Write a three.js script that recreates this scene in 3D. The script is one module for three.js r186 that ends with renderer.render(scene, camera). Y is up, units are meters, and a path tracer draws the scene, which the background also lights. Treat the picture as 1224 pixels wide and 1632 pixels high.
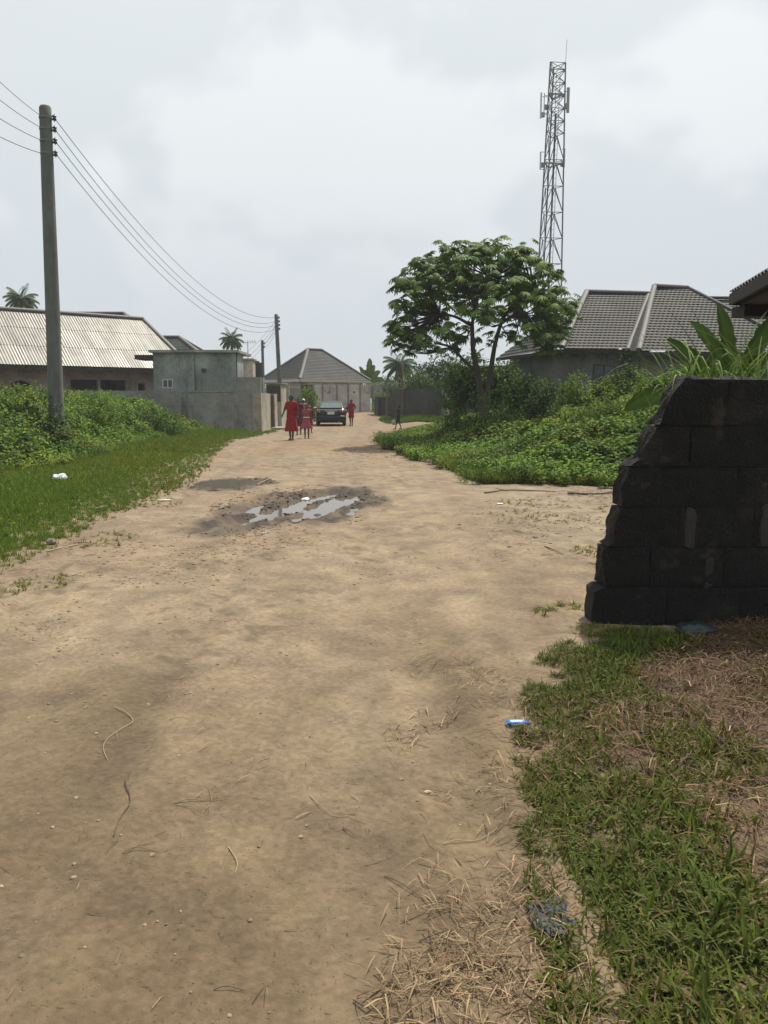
import * as THREE from 'three';
import { mergeGeometries, mergeVertices } from 'three/addons/utils/BufferGeometryUtils.js';

// ------------------------------------------------------------------ camera, sky, sun, exposure
const scene = new THREE.Scene();
const F = 1270, CX = 612, CY = 816, EYE = 1.5, PITCH = 7.98 * Math.PI / 180;   // photograph: 1224 x 1632 px
const camera = new THREE.PerspectiveCamera(2 * Math.atan(816 / F) * 180 / Math.PI, 0.75, 0.05, 4000);
camera.position.set(0, EYE, 0);
camera.rotation.set(-PITCH, 0, 0);
const renderer = new THREE.WebGLRenderer({ antialias: true });
renderer.toneMapping = THREE.LinearToneMapping;
renderer.toneMappingExposure = 1.08;
renderer.shadowMap.enabled = true;

// deterministic noise
function rng(seed) { let a = seed >>> 0; return () => { a = (a + 0x6D2B79F5) >>> 0; let t = a; t = Math.imul(t ^ (t >>> 15), t | 1); t ^= t + Math.imul(t ^ (t >>> 7), t | 61); return ((t ^ (t >>> 14)) >>> 0) / 4294967296; }; }
const hash = (x, y, z) => { let h = Math.imul(x, 374761393) + Math.imul(y, 668265263) + Math.imul(z, 1274126177) | 0; h = Math.imul(h ^ (h >>> 13), 1103515245); h = Math.imul(h ^ (h >>> 16), 2246822519); return ((h ^ (h >>> 15)) >>> 0) / 4294967296; };
const fade = t => t * t * (3 - 2 * t), mixn = (a, b, t) => a + (b - a) * t, clamp = (v, a = 0, b = 1) => Math.min(b, Math.max(a, v));
const smooth = (a, b, v) => fade(clamp((v - a) / (b - a)));
function n2(x, y, s = 0, p = 0) {          // value noise, period p cells when given
  let xi = Math.floor(x), yi = Math.floor(y); const fx = fade(x - xi), fy = fade(y - yi); let x1 = xi + 1, y1 = yi + 1;
  if (p) { xi = ((xi % p) + p) % p; yi = ((yi % p) + p) % p; x1 = (xi + 1) % p; y1 = (yi + 1) % p; }
  return mixn(mixn(hash(xi, yi, s), hash(x1, yi, s), fx), mixn(hash(xi, y1, s), hash(x1, y1, s), fx), fy);
}
function n3(x, y, z, s = 0) {
  const xi = Math.floor(x), yi = Math.floor(y), zi = Math.floor(z), fx = fade(x - xi), fy = fade(y - yi), fz = fade(z - zi);
  const L = k => mixn(mixn(hash(xi, yi, zi + k + s * 91), hash(xi + 1, yi, zi + k + s * 91), fx), mixn(hash(xi, yi + 1, zi + k + s * 91), hash(xi + 1, yi + 1, zi + k + s * 91), fx), fy);
  return mixn(L(0), L(1), fz);
}
function fbm2(x, y, o = 4, s = 0) { let a = 0, w = 0.5, t = 0; for (let i = 0; i < o; i++) { a += w * n2(x, y, s + i); t += w; x = x * 2.03 + 7.1; y = y * 2.03 + 3.7; w *= 0.5; } return a / t; }
function fbm3(x, y, z, o = 4, s = 0) { let a = 0, w = 0.5, t = 0; for (let i = 0; i < o; i++) { a += w * n3(x, y, z, s + i); t += w; x = x * 2.03 + 7.1; y = y * 2.03 + 3.7; z = z * 2.03 + 1.3; w *= 0.5; } return a / t; }

// sky: hazy white-grey tropical cloud, one computed dome
const SUN_EL = 60 * Math.PI / 180, SUN_AZ = 36 * Math.PI / 180;      // azimuth to the right of straight ahead
const sunDir = new THREE.Vector3(Math.cos(SUN_EL) * Math.sin(SUN_AZ), Math.sin(SUN_EL), -Math.cos(SUN_EL) * Math.cos(SUN_AZ));
{
  const W = 1024, Hh = 512, d = new Float32Array(W * Hh * 4);
  for (let j = 0; j < Hh; j++) for (let i = 0; i < W; i++) {
    const th = ((i + 0.5) / W - 0.5) * 2 * Math.PI, ph = ((j + 0.5) / Hh - 0.5) * Math.PI;
    const x = Math.cos(th) * Math.cos(ph), y = Math.sin(ph), z = Math.sin(th) * Math.cos(ph);
    const up = Math.max(y, 0), k = smooth(0, 0.5, up);
    const wx = fbm3(x * 2.2, y * 3.4, z * 2.2, 3, 40) - 0.5;
    const c = fbm3(x * 2.6 + wx, y * 5.2 + wx, z * 2.6 - wx, 6, 11), c2 = fbm3(x * 6 - wx * 2, y * 10, z * 6 + wx * 2, 6, 23);
    const puff = smooth(0.46, 0.545, c * 0.5 + c2 * 0.5) * smooth(0.04, 0.28, up);
    const veil = (fbm3(x * 1.5, y * 3, z * 1.5, 4, 71) - 0.5);
    const glow = Math.pow(Math.max(0, x * sunDir.x + y * sunDir.y + z * sunDir.z), 6);
    const o = (j * W + i) * 4, b = 1 + veil * 0.12 + puff * 0.11 + glow * 0.08;
    d[o] = mixn(0.60, 0.735, k) * b + puff * 0.03; d[o + 1] = mixn(0.65, 0.785, k) * b + puff * 0.012; d[o + 2] = mixn(0.695, 0.81, k) * b; d[o + 3] = 1;
    if (y < 0) { const g = smooth(0, 0.12, -y); d[o] = mixn(d[o], 0.17, g); d[o + 1] = mixn(d[o + 1], 0.16, g); d[o + 2] = mixn(d[o + 2], 0.13, g); }
  }
  const t = new THREE.DataTexture(d, W, Hh, THREE.RGBAFormat, THREE.FloatType);
  t.mapping = THREE.EquirectangularReflectionMapping; t.magFilter = t.minFilter = THREE.LinearFilter; t.wrapS = THREE.RepeatWrapping; t.needsUpdate = true;
  scene.background = t; scene.environment = t;
}
const sun = new THREE.DirectionalLight(new THREE.Color(1, 0.95, 0.82), 5.0);
sun.position.copy(sunDir).multiplyScalar(120); sun.castShadow = true; sun.shadow.radius = 3; sun.shadow.mapSize.set(4096, 4096);
Object.assign(sun.shadow.camera, { left: -60, right: 60, top: 60, bottom: -60, near: 1, far: 300 });
scene.add(sun); scene.add(sun.target);
scene.fog = new THREE.FogExp2(new THREE.Color(0.72, 0.76, 0.8), 0.0007);

// ------------------------------------------------------------------ helpers
const V = (x, y, z) => new THREE.Vector3(x, y, z);
const SP = Math.sin(PITCH), CP = Math.cos(PITCH);
function ray(px, py) { const x = (px - CX) / F, y = (CY - py) / F; return V(x, y * CP - SP, -y * SP - CP); }
function G(px, py, h = 0) { const r = ray(px, py), t = (h - EYE) / r.y; return V(r.x * t, h, r.z * t); }      // pixel -> point on level ground
function P(px, py, D) { const r = ray(px, py), t = D / -r.z; return V(r.x * t, EYE + r.y * t, -D); }            // pixel -> point at forward distance D
const used = {};
function numbered(n) { used[n] = (used[n] ?? -1) + 1; return used[n] ? n + '_' + String(used[n]).padStart(3, '0') : n; }
function tag(o, label, category, group, kind) { o.userData.label = label; if (category) o.userData.category = category; if (group) o.userData.group = group; if (kind) o.userData.kind = kind; return o; }
function thing(name, label, category, pos = [0, 0, 0], turn = 0, group) { const o = new THREE.Group(); o.name = numbered(name); o.position.set(...pos); o.rotation.y = turn; scene.add(o); return tag(o, label, category, group); }
function part(parent, name, geo, m) { const o = new THREE.Mesh(geo, m); o.name = parent === scene ? numbered(name) : name; o.castShadow = o.receiveShadow = true; parent.add(o); return o; }
function copyOf(root, label) { const c = root.clone(); c.userData = { ...root.userData }; c.name = numbered(root.name.replace(/_\d{3}$/, '')); if (label) c.userData.label = label; scene.add(c); return c; }
function geom(pos, idx, uv, col) {
  const g = new THREE.BufferGeometry(); g.setAttribute('position', new THREE.Float32BufferAttribute(pos, 3));
  g.setAttribute('uv', new THREE.Float32BufferAttribute(uv || new Float32Array(pos.length / 3 * 2), 2));
  if (col) g.setAttribute('color', new THREE.Float32BufferAttribute(col, 3));
  g.setIndex(idx); g.computeVertexNormals(); return g;
}
function boxUV(g, s = 1) {               // uv in metres from the face direction
  g = g.index ? g.toNonIndexed() : g; const p = g.attributes.position, n = g.attributes.normal, uv = new Float32Array(p.count * 2);
  for (let i = 0; i < p.count; i++) { const ax = Math.abs(n.getX(i)), ay = Math.abs(n.getY(i)), az = Math.abs(n.getZ(i)), x = p.getX(i), y = p.getY(i), z = p.getZ(i);
    if (ay > ax && ay > az) { uv[i * 2] = x * s; uv[i * 2 + 1] = z * s; } else if (ax > az) { uv[i * 2] = z * s; uv[i * 2 + 1] = y * s; } else { uv[i * 2] = x * s; uv[i * 2 + 1] = y * s; } }
  g.setAttribute('uv', new THREE.BufferAttribute(uv, 2)); return g;
}
function box(w, h, d, x = 0, y = 0, z = 0, ry = 0) { const g = new THREE.BoxGeometry(w, h, d); if (ry) g.rotateY(ry); g.translate(x, y, z); return boxUV(g); }
function bar(a, b, r, sides = 6, r2 = r) { const d = b.clone().sub(a), g = new THREE.CylinderGeometry(r2, r, d.length(), sides, 1); g.translate(0, d.length() / 2, 0); g.applyQuaternion(new THREE.Quaternion().setFromUnitVectors(V(0, 1, 0), d.normalize())); g.translate(a.x, a.y, a.z); return g; }
function tube(pts, rad, sides = 6, seg = pts.length * 4) {    // rad: number or f(t)
  const c = new THREE.CatmullRomCurve3(pts), fr = c.computeFrenetFrames(seg, false), pos = [], uv = [], idx = [], f = typeof rad === 'function' ? rad : () => rad;
  for (let i = 0; i <= seg; i++) { const p = c.getPointAt(i / seg), r = f(i / seg); for (let k = 0; k <= sides; k++) { const a = k / sides * Math.PI * 2, cx = Math.cos(a) * r, sx = Math.sin(a) * r; const N = fr.normals[i], B = fr.binormals[i]; pos.push(p.x + N.x * cx + B.x * sx, p.y + N.y * cx + B.y * sx, p.z + N.z * cx + B.z * sx); uv.push(k / sides, i / seg * 3); } }
  for (let i = 0; i < seg; i++) for (let k = 0; k < sides; k++) { const a = i * (sides + 1) + k, b = a + sides + 1; idx.push(a, a + 1, b, b, a + 1, b + 1); }
  for (const [row, flip] of [[0, 1], [seg, 0]]) { const p = c.getPointAt(row / seg), m = pos.length / 3; pos.push(p.x, p.y, p.z); uv.push(0, 0); const s0 = row * (sides + 1); for (let k = 0; k < sides; k++) flip ? idx.push(m, s0 + k + 1, s0 + k) : idx.push(m, s0 + k, s0 + k + 1); }
  return geom(pos, idx, uv);
}
const C = (r, g, b) => new THREE.Color().setRGB(r, g, b);
function mat(c, rough = 0.85, o = {}) { return new THREE.MeshStandardMaterial({ color: Array.isArray(c) ? C(...c) : c, roughness: rough, ...o }); }
function leafMat(c, o = {}) { return new THREE.MeshPhysicalMaterial({ color: C(...c), roughness: 0.95, specularIntensity: 0.35, transmission: 0.3, thickness: 0, side: THREE.DoubleSide, vertexColors: true, ...o }); }
function tex(n, fn, srgb, rep = 1) {     // fn(u, v) -> [r, g, b] 0..1 or number
  const d = new Uint8Array(n * n * 4);
  for (let j = 0; j < n; j++) for (let i = 0; i < n; i++) { const c = fn((i + 0.5) / n, (j + 0.5) / n), o = (j * n + i) * 4; for (let k = 0; k < 3; k++) d[o + k] = clamp((typeof c === 'number' ? c : c[k])) * 255; d[o + 3] = 255; }
  const t = new THREE.DataTexture(d, n, n); t.wrapS = t.wrapT = THREE.RepeatWrapping; t.magFilter = THREE.LinearFilter; t.minFilter = THREE.LinearMipmapLinearFilter; t.generateMipmaps = true; if (srgb) t.colorSpace = THREE.SRGBColorSpace; t.repeat.set(rep, rep); t.needsUpdate = true; return t;
}
const pf = (u, v, p, o, s) => { let a = 0, w = 0.5, t = 0; for (let i = 0; i < o; i++) { a += w * n2(u * p, v * p, s + i, p); t += w; p *= 2; w *= 0.55; } return a / t; };  // tileable fbm
function inPoly(x, y, poly) { let c = false; for (let i = 0, j = poly.length - 1; i < poly.length; j = i++) { const [xi, yi] = poly[i], [xj, yj] = poly[j]; if ((yi > y) !== (yj > y) && x < (xj - xi) * (y - yi) / (yj - yi) + xi) c = !c; } return c; }
function edgeDist(x, y, poly) { let m = 1e9; for (let i = 0, j = poly.length - 1; i < poly.length; j = i++) { const [ax, ay] = poly[j], [bx, by] = poly[i], dx = bx - ax, dy = by - ay, t = clamp(((x - ax) * dx + (y - ay) * dy) / (dx * dx + dy * dy || 1)); m = Math.min(m, Math.hypot(x - ax - dx * t, y - ay - dy * t)); } return m; }
const gp = (...l) => l.map(([px, py]) => { const g = G(px, py); return [g.x, -g.z]; });        // pixels -> ground [x, distance]
// ------------------------------------------------------------------ regions (ground plan, metres: [x, distance ahead])
const LAWN = [...gp([-260, 1030], [-60, 952], [0, 922], [60, 890], [110, 864], [200, 817], [300, 777], [335, 752], [345, 725], [372, 705], [440, 690], [455, 680]), [-5.9, 44], [-8, 46], [-45, 46], [-45, 4.5]];
const WEEDS = [[9, 14.1], ...gp([1030, 775], [880, 772], [770, 770], [740, 760], [700, 737], [640, 715], [600, 704], [625, 697], [645, 687], [700, 676], [760, 671]), [26, 44], [30, 14]];
const ISLE = [[0.0, 61], [-0.35, 56.5], [0.15, 52], [1.1, 49.5], [2.6, 48], [4.6, 47], [8, 47.5], [8, 52], [3.6, 51.5], [0.45, 57.5]];
const NEAR = [...gp([935, 1003], [860, 1046], [832, 1100], [826, 1150], [818, 1215], [832, 1300], [838, 1370], [850, 1450], [872, 1540], [850, 1640], [830, 1900]), [3, 0.6], [6, 0.6], [6, 5.35]];
const PUD = G(478, 806), PUD2 = G(372, 770);
const WATER = -0.034;
// tyre tracks run along the road: direction of travel at the puddle
const TR = V(0.30, 0, -1).normalize();
function puddleDepth(x, D) {
  const dx = x - PUD.x, dz = D + PUD.z, a = dx * TR.x + dz * -TR.z, b = dx * -TR.z - dz * TR.x;      // along / across
  const n = fbm2(x * 2.1, D * 1.3, 4, 5) - 0.5;
  const r = Math.hypot(a / 2.2, b / 0.82) + n * 0.55;
  let h = 0;
  if (r < 1.5) {
    h -= 0.085 * smooth(1.25, 0.35, r);
    const rut = Math.sin((b + 0.08 * Math.sin(a * 1.7)) * 11.5), lump = fbm2(x * 9, D * 4, 3, 9) - 0.42;
    h += smooth(1.5, 0.6, r) * (0.062 * rut * smooth(-1.2, 1.6, rut + n * 3) + 0.11 * lump);
  }
  const r2 = Math.hypot((x - PUD2.x) / 0.55, (D + PUD2.z) / 0.8) + n * 0.7;
  const wz = wet(x, D); if (wz > 0.02) h += wz * 0.05 * (fbm2(x * 7 + D * 1.5, D * 3.2, 3, 19) - 0.45);
  if (r2 < 1.4) h -= 0.085 * smooth(1.3, 0.4, r2) - 0.02 * (fbm2(x * 9, D * 5, 2, 3) - 0.4);
  return h;
}
function wet(x, D) {
  const dx = x - PUD.x, dz = D + PUD.z, a = dx * TR.x + dz * -TR.z, b = dx * -TR.z - dz * TR.x, n = fbm2(x * 1.6, D * 1.1, 4, 15) - 0.5;
  const r = Math.hypot(a / 2.6, b / 1.04) + n * 0.6, r2 = Math.hypot((x - PUD2.x) / 0.7, (D + PUD2.z) / 1.0) + n * 0.8;
  return Math.max(smooth(1.08, 0.84, r), 0.9 * smooth(1.2, 0.9, r2));
}
function rise(x, D) { return 0.68 * smooth(49, 76, D) + 0.34 * smooth(43, 52, D) * smooth(0.2, 2.5, x) * smooth(76, 60, D); }
function H(x, D) {
  let h = rise(x, D);
  const lawn = inPoly(x, D, LAWN) ? Math.min(1, edgeDist(x, D, LAWN) / 1.4) : 0;
  h += 0.07 * lawn;
  h += 0.05 * (fbm2(x * 0.35, D * 0.28, 3, 2) - 0.5) * smooth(2, 6, D);
  h += 0.012 * (fbm2(x * 1.3, D * 0.9, 3, 4) - 0.5);
  return h;
}
const TRACKS = [[-0.95, 0.13, 0.014], [0.42, 0.13, 0.014], [-2.25, 0.14, 0.012], [-0.55, 0.09, 0.008], [0.75, 0.1, 0.009], [-1.45, 0.1, 0.008]];
function Hfine(x, D) {
  let h = H(x, D);
  const along = D * 0.96 - x * 0.18, across = x + D * 0.07;
  h += 0.007 * (n2(across * 7, D * 0.35, 73) - 0.5) * smooth(26, 12, D);                              // wheel paths worn into the sand
  h += 0.010 * Math.cos((across + 0.9 + 0.12 * Math.sin(D * 0.5)) * 2.6) * smooth(1.5, 3, D) * smooth(40, 20, D);
  for (const [s0, w0, dp] of TRACKS) { const q = (across - s0 - 0.10 * Math.sin(D * 0.45 + s0)) / w0; if (Math.abs(q) < 2.5) h += dp * (-Math.exp(-q * q) + 0.55 * Math.exp(-Math.pow(Math.abs(q) - 1.35, 2) * 6)) * (0.5 + n2(D * 0.9, s0 * 7, 77)) * smooth(1.2, 2.4, D) * smooth(34, 18, D); }
  const crust = smooth(0.45, 0.62, fbm2(x * 0.55, D * 0.5, 3, 31) + 0.16 * smooth(0.2, -2.4, x) * smooth(3.5, 5, D));
  h += (0.004 + 0.013 * crust) * (fbm2(x * 8.5, D * 6.5, 3, 17) - 0.5) * 2;
  h += 0.006 * (n2(x * 3.1, along * 1.1, 55) - 0.5);
  return h + puddleDepth(x, D);
}
// ------------------------------------------------------------------ soil material
const soilMap = tex(1024, (u, v) => {
  const a = pf(u, v, 8, 5, 3), b = pf(u, v, 96, 3, 13), g = hash((u * 1024) | 0, (v * 1024) | 0, 7), sp = n2(u * 170, v * 170, 21, 170);
  let k = 0.80 + (a - 0.5) * 0.28 + (b - 0.5) * 0.24 + (g - 0.5) * 0.10;
  if (sp > 0.965) k *= 0.72; if (sp < 0.03) k *= 1.15;
  return [k, k * (0.985 + (a - 0.5) * 0.05), k * (0.96 + (b - 0.5) * 0.08)];
}, true, 0.45);
const soilBump = tex(1024, (u, v) => { const a = pf(u, v, 14, 4, 33), b = pf(u, v, 110, 3, 43), s = n2(u * 170, v * 170, 21, 170); return 0.30 + a * 0.30 + b * 0.30 + (s > 0.92 ? 0.16 : 0) - (s < 0.07 ? 0.2 : 0); }, false, 0.45);
const soilMat = new THREE.MeshStandardMaterial({ roughness: 0.95, vertexColors: true, map: soilMap, bumpMap: soilBump, bumpScale: 0.015 });
function soilColor(x, D) {
  const big = fbm2(x * 0.42 + 5, D * 0.30, 4, 61), mid = fbm2(x * 1.5, D * 0.8, 4, 62), streak = n2(x * 2.6 + D * 0.35, D * 0.22, 63);
  let r = 0.182, g = 0.127, b = 0.072;                                                   // damp-brown packed sand, its darkness close up partly painted exposure falloff
  const pale = smooth(0.40, 0.80, 0.11 + big * 0.22 + mid * 0.28 + 0.27 * n2((x + 0.07 * D) * 3.2, D * 0.5, 75) + 0.30 * smooth(2.6, 7.5, D)) ;  // lightens with distance: sand patches plus the falloff painted into the colour
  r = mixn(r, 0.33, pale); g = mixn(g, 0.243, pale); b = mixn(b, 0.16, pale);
  const sx = x + 0.07 * D, tr = n2(sx * 5.5, D * 0.28, 68) * 0.5 + n2(sx * 13, D * 0.5, 69) * 0.3 + n2(sx * 30, D * 1.1, 70) * 0.2, tk = 1 + (tr - 0.5) * 0.28; r *= tk; g *= tk; b *= tk;      // tyre-swept streaks of damp and loose sand
  const loose = smooth(0.5, 0.62, fbm2(x * 0.8, D * 0.8, 4, 71) + 0.12 * smooth(0.5, -2, x) * smooth(3.6, 4.6, D) * smooth(8, 6, D)); const lf = loose * 0.45 * smooth(2.4, 4, D); r = mixn(r, 0.37, lf); g = mixn(g, 0.282, lf); b = mixn(b, 0.19, lf);
  const dk = smooth(0.56, 0.72, mid * 0.6 + streak * 0.4) * 0.12; r *= 1 - dk; g *= 1 - dk; b *= 1 - dk;
    const fk = smooth(0.56, 0.68, fbm2(x * 11, D * 7, 3, 78)) * smooth(0.44, 0.6, fbm2(x * 0.9, D * 0.6, 3, 79)) * smooth(3.2, 5, D); r *= 1 - fk * 0.34; g *= 1 - fk * 0.36; b *= 1 - fk * 0.38;        // dark crumbs of trodden soil
  const clr = x > 0.4 ? smooth(6.5, 9, D) * smooth(18, 14, D) * smooth(0.8, 2.6, x) : 0;  // bleached sandy clearing beside the wall
  r = mixn(r, 0.34, clr * 0.7); g = mixn(g, 0.272, clr * 0.7); b = mixn(b, 0.195, clr * 0.7);
  const red = smooth(0.5, 0.62, fbm2(x * 0.5, D * 0.15, 3, 66)) * smooth(17, 22, D) * 0.35; r = mixn(r, 0.30, red); g = mixn(g, 0.18, red); b = mixn(b, 0.09, red);
  const w = wet(x, D); const wv = w * (0.7 + 0.3 * smooth(0.4, 0.6, fbm2(x * 5 + D, D * 2.5, 3, 72))); r = mixn(r, 0.068, wv); g = mixn(g, 0.050, wv); b = mixn(b, 0.036, wv);
  return [r, g, b];
}
{
  const xs = [], ds = [];
  for (let x = 3.7, s = 0.04; x < 60; s *= 1.09) { xs.push(x); x += s; } for (let x = -4.7, s = 0.04; x > -60; s *= 1.09) { xs.push(x); x -= s; }
  for (let x = -4.66; x < 3.69; x += 0.04) xs.push(x);
  xs.sort((a, b) => a - b);
  for (let d = -6; d < 1.2; d += 0.18) ds.push(d); for (let d = 1.2; d < 8; d += 0.036) ds.push(d); for (let d = 8; d < 110; d *= 1.0047) ds.push(d);
  const nx = xs.length, nd = ds.length, pos = [], uv = [], col = [], road = [], verge = [];
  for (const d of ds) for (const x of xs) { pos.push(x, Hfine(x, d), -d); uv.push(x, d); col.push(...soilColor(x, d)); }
  for (let j = 0; j < nd - 1; j++) for (let i = 0; i < nx - 1; i++) {
    const a = j * nx + i, b = a + 1, c = a + nx, e = c + 1, x = (xs[i] + xs[i + 1]) / 2, d = (ds[j] + ds[j + 1]) / 2;
    (inPoly(x, d, LAWN) || inPoly(x, d, WEEDS) || inPoly(x, d, ISLE) || inPoly(x, d, NEAR) || Math.abs(x) > 12 ? verge : road).push(a, b, c, c, b, e);
  }
  const g = geom(pos, [...Array(0)], uv, col); g.setIndex(road.concat(verge)); g.computeVertexNormals();
  const g1 = g.clone(); g1.setIndex(road); g.setIndex(verge);
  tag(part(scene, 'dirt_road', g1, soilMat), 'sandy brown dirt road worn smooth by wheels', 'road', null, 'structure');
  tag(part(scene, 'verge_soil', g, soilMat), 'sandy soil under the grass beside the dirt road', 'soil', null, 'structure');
  const far = new THREE.PlaneGeometry(3000, 3000, 1, 1); far.rotateX(-Math.PI / 2); far.translate(0, -0.6, 0);
  tag(part(scene, 'ground', far, mat([0.07, 0.085, 0.035], 1)), 'flat green land reaching to the horizon', 'ground', null, 'structure');
  const wm = new THREE.MeshPhysicalMaterial({ color: C(0.105, 0.085, 0.062), roughness: 0.04, ior: 1.33, specularIntensity: 1 });
  const pw = (c, rx, rz, up = 0) => { const s = new THREE.CircleGeometry(1, 40); s.rotateX(-Math.PI / 2); s.scale(rx, 1, rz); s.translate(c.x, WATER + up + H(c.x, -c.z), c.z); return s; };
  tag(part(scene, 'puddle', pw(PUD, 1.5, 3.6), wm), 'muddy puddle mirroring the sky between tyre ridges', 'puddle', null, 'structure');
  tag(part(scene, 'puddle', pw(PUD2, 0.75, 1.1, 0.026), wm), 'small muddy puddle at the grass edge', 'puddle', null, 'structure');
}
// ------------------------------------------------------------------ building materials
const plasterMap = tex(512, (u, v) => { const a = pf(u, v, 4, 5, 101), b = pf(u, v, 60, 3, 111), s = smooth(0.55, 0.85, n2(u * 48, 4 * Math.sin(v * 6.283), 121, 48)) * smooth(0.4, 0.6, pf(u, v, 3, 3, 125)); const k = 0.86 + (a - 0.5) * 0.46 + (b - 0.5) * 0.18 - s * 0.11; return [k, k, k * 0.99]; }, true, 0.3);
const streakMap = tex(512, (u, v) => { const a = pf(u, v, 6, 4, 131), st = n2(u * 64, v * 2, 141, 64) * 0.6 + n2(u * 128, v * 4, 142, 128) * 0.4; const k = 0.80 + (a - 0.5) * 0.3 + (st - 0.5) * 0.34; return [k, k * 0.985, k * 0.965]; }, true, 0.25);
const grimeMap = tex(512, (u, v) => { const a = pf(u, v, 5, 6, 151), b = pf(u, v, 40, 3, 161), c = pf(u, v, 9, 5, 171); let k = 0.26 + smooth(0.52, 0.72, a) * 0.22 + (b - 0.5) * 0.16 + smooth(0.66, 0.74, c) * 0.30; return [k, k * 0.98, k * 0.95]; }, true, 0.7);
const roughBump = tex(512, (u, v) => pf(u, v, 12, 5, 181) * 0.6 + pf(u, v, 90, 2, 191) * 0.4, false, 0.9);
const PM = (c, r = 0.92) => mat(c, r, { map: plasterMap, bumpMap: roughBump, bumpScale: 0.006 });
const M = {
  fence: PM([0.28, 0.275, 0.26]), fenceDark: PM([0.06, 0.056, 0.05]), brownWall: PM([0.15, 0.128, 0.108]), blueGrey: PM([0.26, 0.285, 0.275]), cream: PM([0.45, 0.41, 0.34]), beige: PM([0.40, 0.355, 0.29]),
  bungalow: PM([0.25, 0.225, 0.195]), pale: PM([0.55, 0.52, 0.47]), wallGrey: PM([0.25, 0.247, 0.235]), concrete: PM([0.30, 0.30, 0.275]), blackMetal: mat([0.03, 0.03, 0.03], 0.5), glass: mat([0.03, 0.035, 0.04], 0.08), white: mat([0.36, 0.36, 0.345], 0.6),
  zinc: [0.25, 0.225, 0.275].map((k, i) => mat([k * 0.92, k * 0.89, k * 0.83], 0.42 + i * 0.05, { map: streakMap, metalness: 0.25 })), tile: mat([0.044, 0.038, 0.036], 0.75, { map: plasterMap }), tileDark: mat([0.038, 0.037, 0.038], 0.75, { map: plasterMap }),
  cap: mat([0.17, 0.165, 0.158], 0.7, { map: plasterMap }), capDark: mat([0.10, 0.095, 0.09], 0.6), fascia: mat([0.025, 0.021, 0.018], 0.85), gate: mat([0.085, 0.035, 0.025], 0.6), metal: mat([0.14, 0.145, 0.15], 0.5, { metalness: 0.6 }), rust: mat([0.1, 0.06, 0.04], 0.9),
};
// a roof slope over eave A-B and top D-C; profile(u, v) lifts it along its normal; range clips to a sheet [u0, u1, v0, v1]
function slope(A, B, Ct, Dt, stepU, vs, profile, range) {
  const U = B.clone().sub(A), L = U.length(); U.normalize(); const W = Dt.clone().add(Ct).multiplyScalar(0.5).sub(A), N = U.clone().cross(W).normalize(); if (N.y < 0) N.negate(); const Vv = N.clone().cross(U); if (Vv.dot(W) < 0) Vv.negate();
  const q = p => { const d = p.clone().sub(A); return [d.dot(U), d.dot(Vv)]; }, [cu, cv] = q(Ct), [du, dv] = q(Dt), top = (cv + dv) / 2;
  const lo = v => du * v / top, hi = v => L + (cu - L) * v / top, u0 = range ? range[0] : Math.min(0, du), u1 = range ? range[1] : Math.max(L, cu), v0 = range ? range[2] : 0, v1 = Math.min(top, range ? range[3] : top);
  const rows = vs(v0, v1), pos = [], uv = [], idx = [], nu = Math.max(1, Math.round((u1 - u0) / stepU));
  for (const v of rows) for (let i = 0; i <= nu; i++) { const vv = Math.min(v, top), u = clamp(u0 + (u1 - u0) * i / nu, lo(vv), Math.max(lo(vv), hi(vv))); const p = A.clone().addScaledVector(U, u).addScaledVector(Vv, vv).addScaledVector(N, profile(u, v)); pos.push(p.x, p.y, p.z); uv.push(u, v); }
  for (let j = 0; j < rows.length - 1; j++) for (let i = 0; i < nu; i++) { const a = j * (nu + 1) + i, b = a + nu + 1, same = (m, n) => Math.abs(pos[m * 3] - pos[n * 3]) + Math.abs(pos[m * 3 + 1] - pos[n * 3 + 1]) + Math.abs(pos[m * 3 + 2] - pos[n * 3 + 2]) < 1e-6; if (same(a, a + 1) && same(b, b + 1)) continue; idx.push(a, a + 1, b, b, a + 1, b + 1); }
  return idx.length ? { g: geom(pos, idx, uv), L, top, u0: Math.min(0, du), u1: Math.max(L, cu) } : { g: null, L, top };
}
const TW = 0.17, TH = 0.21;
function tiled(A, B, Ct, Dt) {           // stamped metal tiles: real steps and waves
  const rows = (a, b) => { const r = []; for (let v = a; v < b; v += TH) r.push(v, Math.min(b, v + TH * 0.5), Math.min(b, v + TH * 0.995)); return r; };
  return slope(A, B, Ct, Dt, TW / 4, rows, (u, v) => { const k = (v / TH) % 1; return 0.035 * (1 - k) + 0.016 * Math.abs(Math.sin(Math.PI * (u / TW + Math.floor(v / TH + 1e-6) * 0.5))); }).g;
}
function hipCap(a, b, w = 0.2, t = 0.07) { const d = b.clone().sub(a), L = d.length(), g = new THREE.CylinderGeometry(w / 2, w / 2, L, 8, 1); g.scale(1, 1, 1); g.rotateX(Math.PI / 2); g.scale(1, t * 2 / w, 1); g.translate(0, 0, L / 2); const o = new THREE.Object3D(); o.position.copy(a); o.lookAt(b); o.updateMatrix(); g.applyMatrix4(o.matrix); return g; }
function quadPrism(a, b, y0, y1, th) {   // wall from a to b [x, D], thickness th away from the viewer's left-hand side
  const dx = b[0] - a[0], dd = b[1] - a[1], L = Math.hypot(dx, dd), g = new THREE.BoxGeometry(L, y1 - y0, th); g.translate(L / 2, (y0 + y1) / 2, -th / 2); g.rotateY(Math.atan2(dd, dx)); const r = boxUV(g); r.translate(a[0], 0, -a[1]); return r;
}
const pd = v => [v.x, -v.z];
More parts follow.
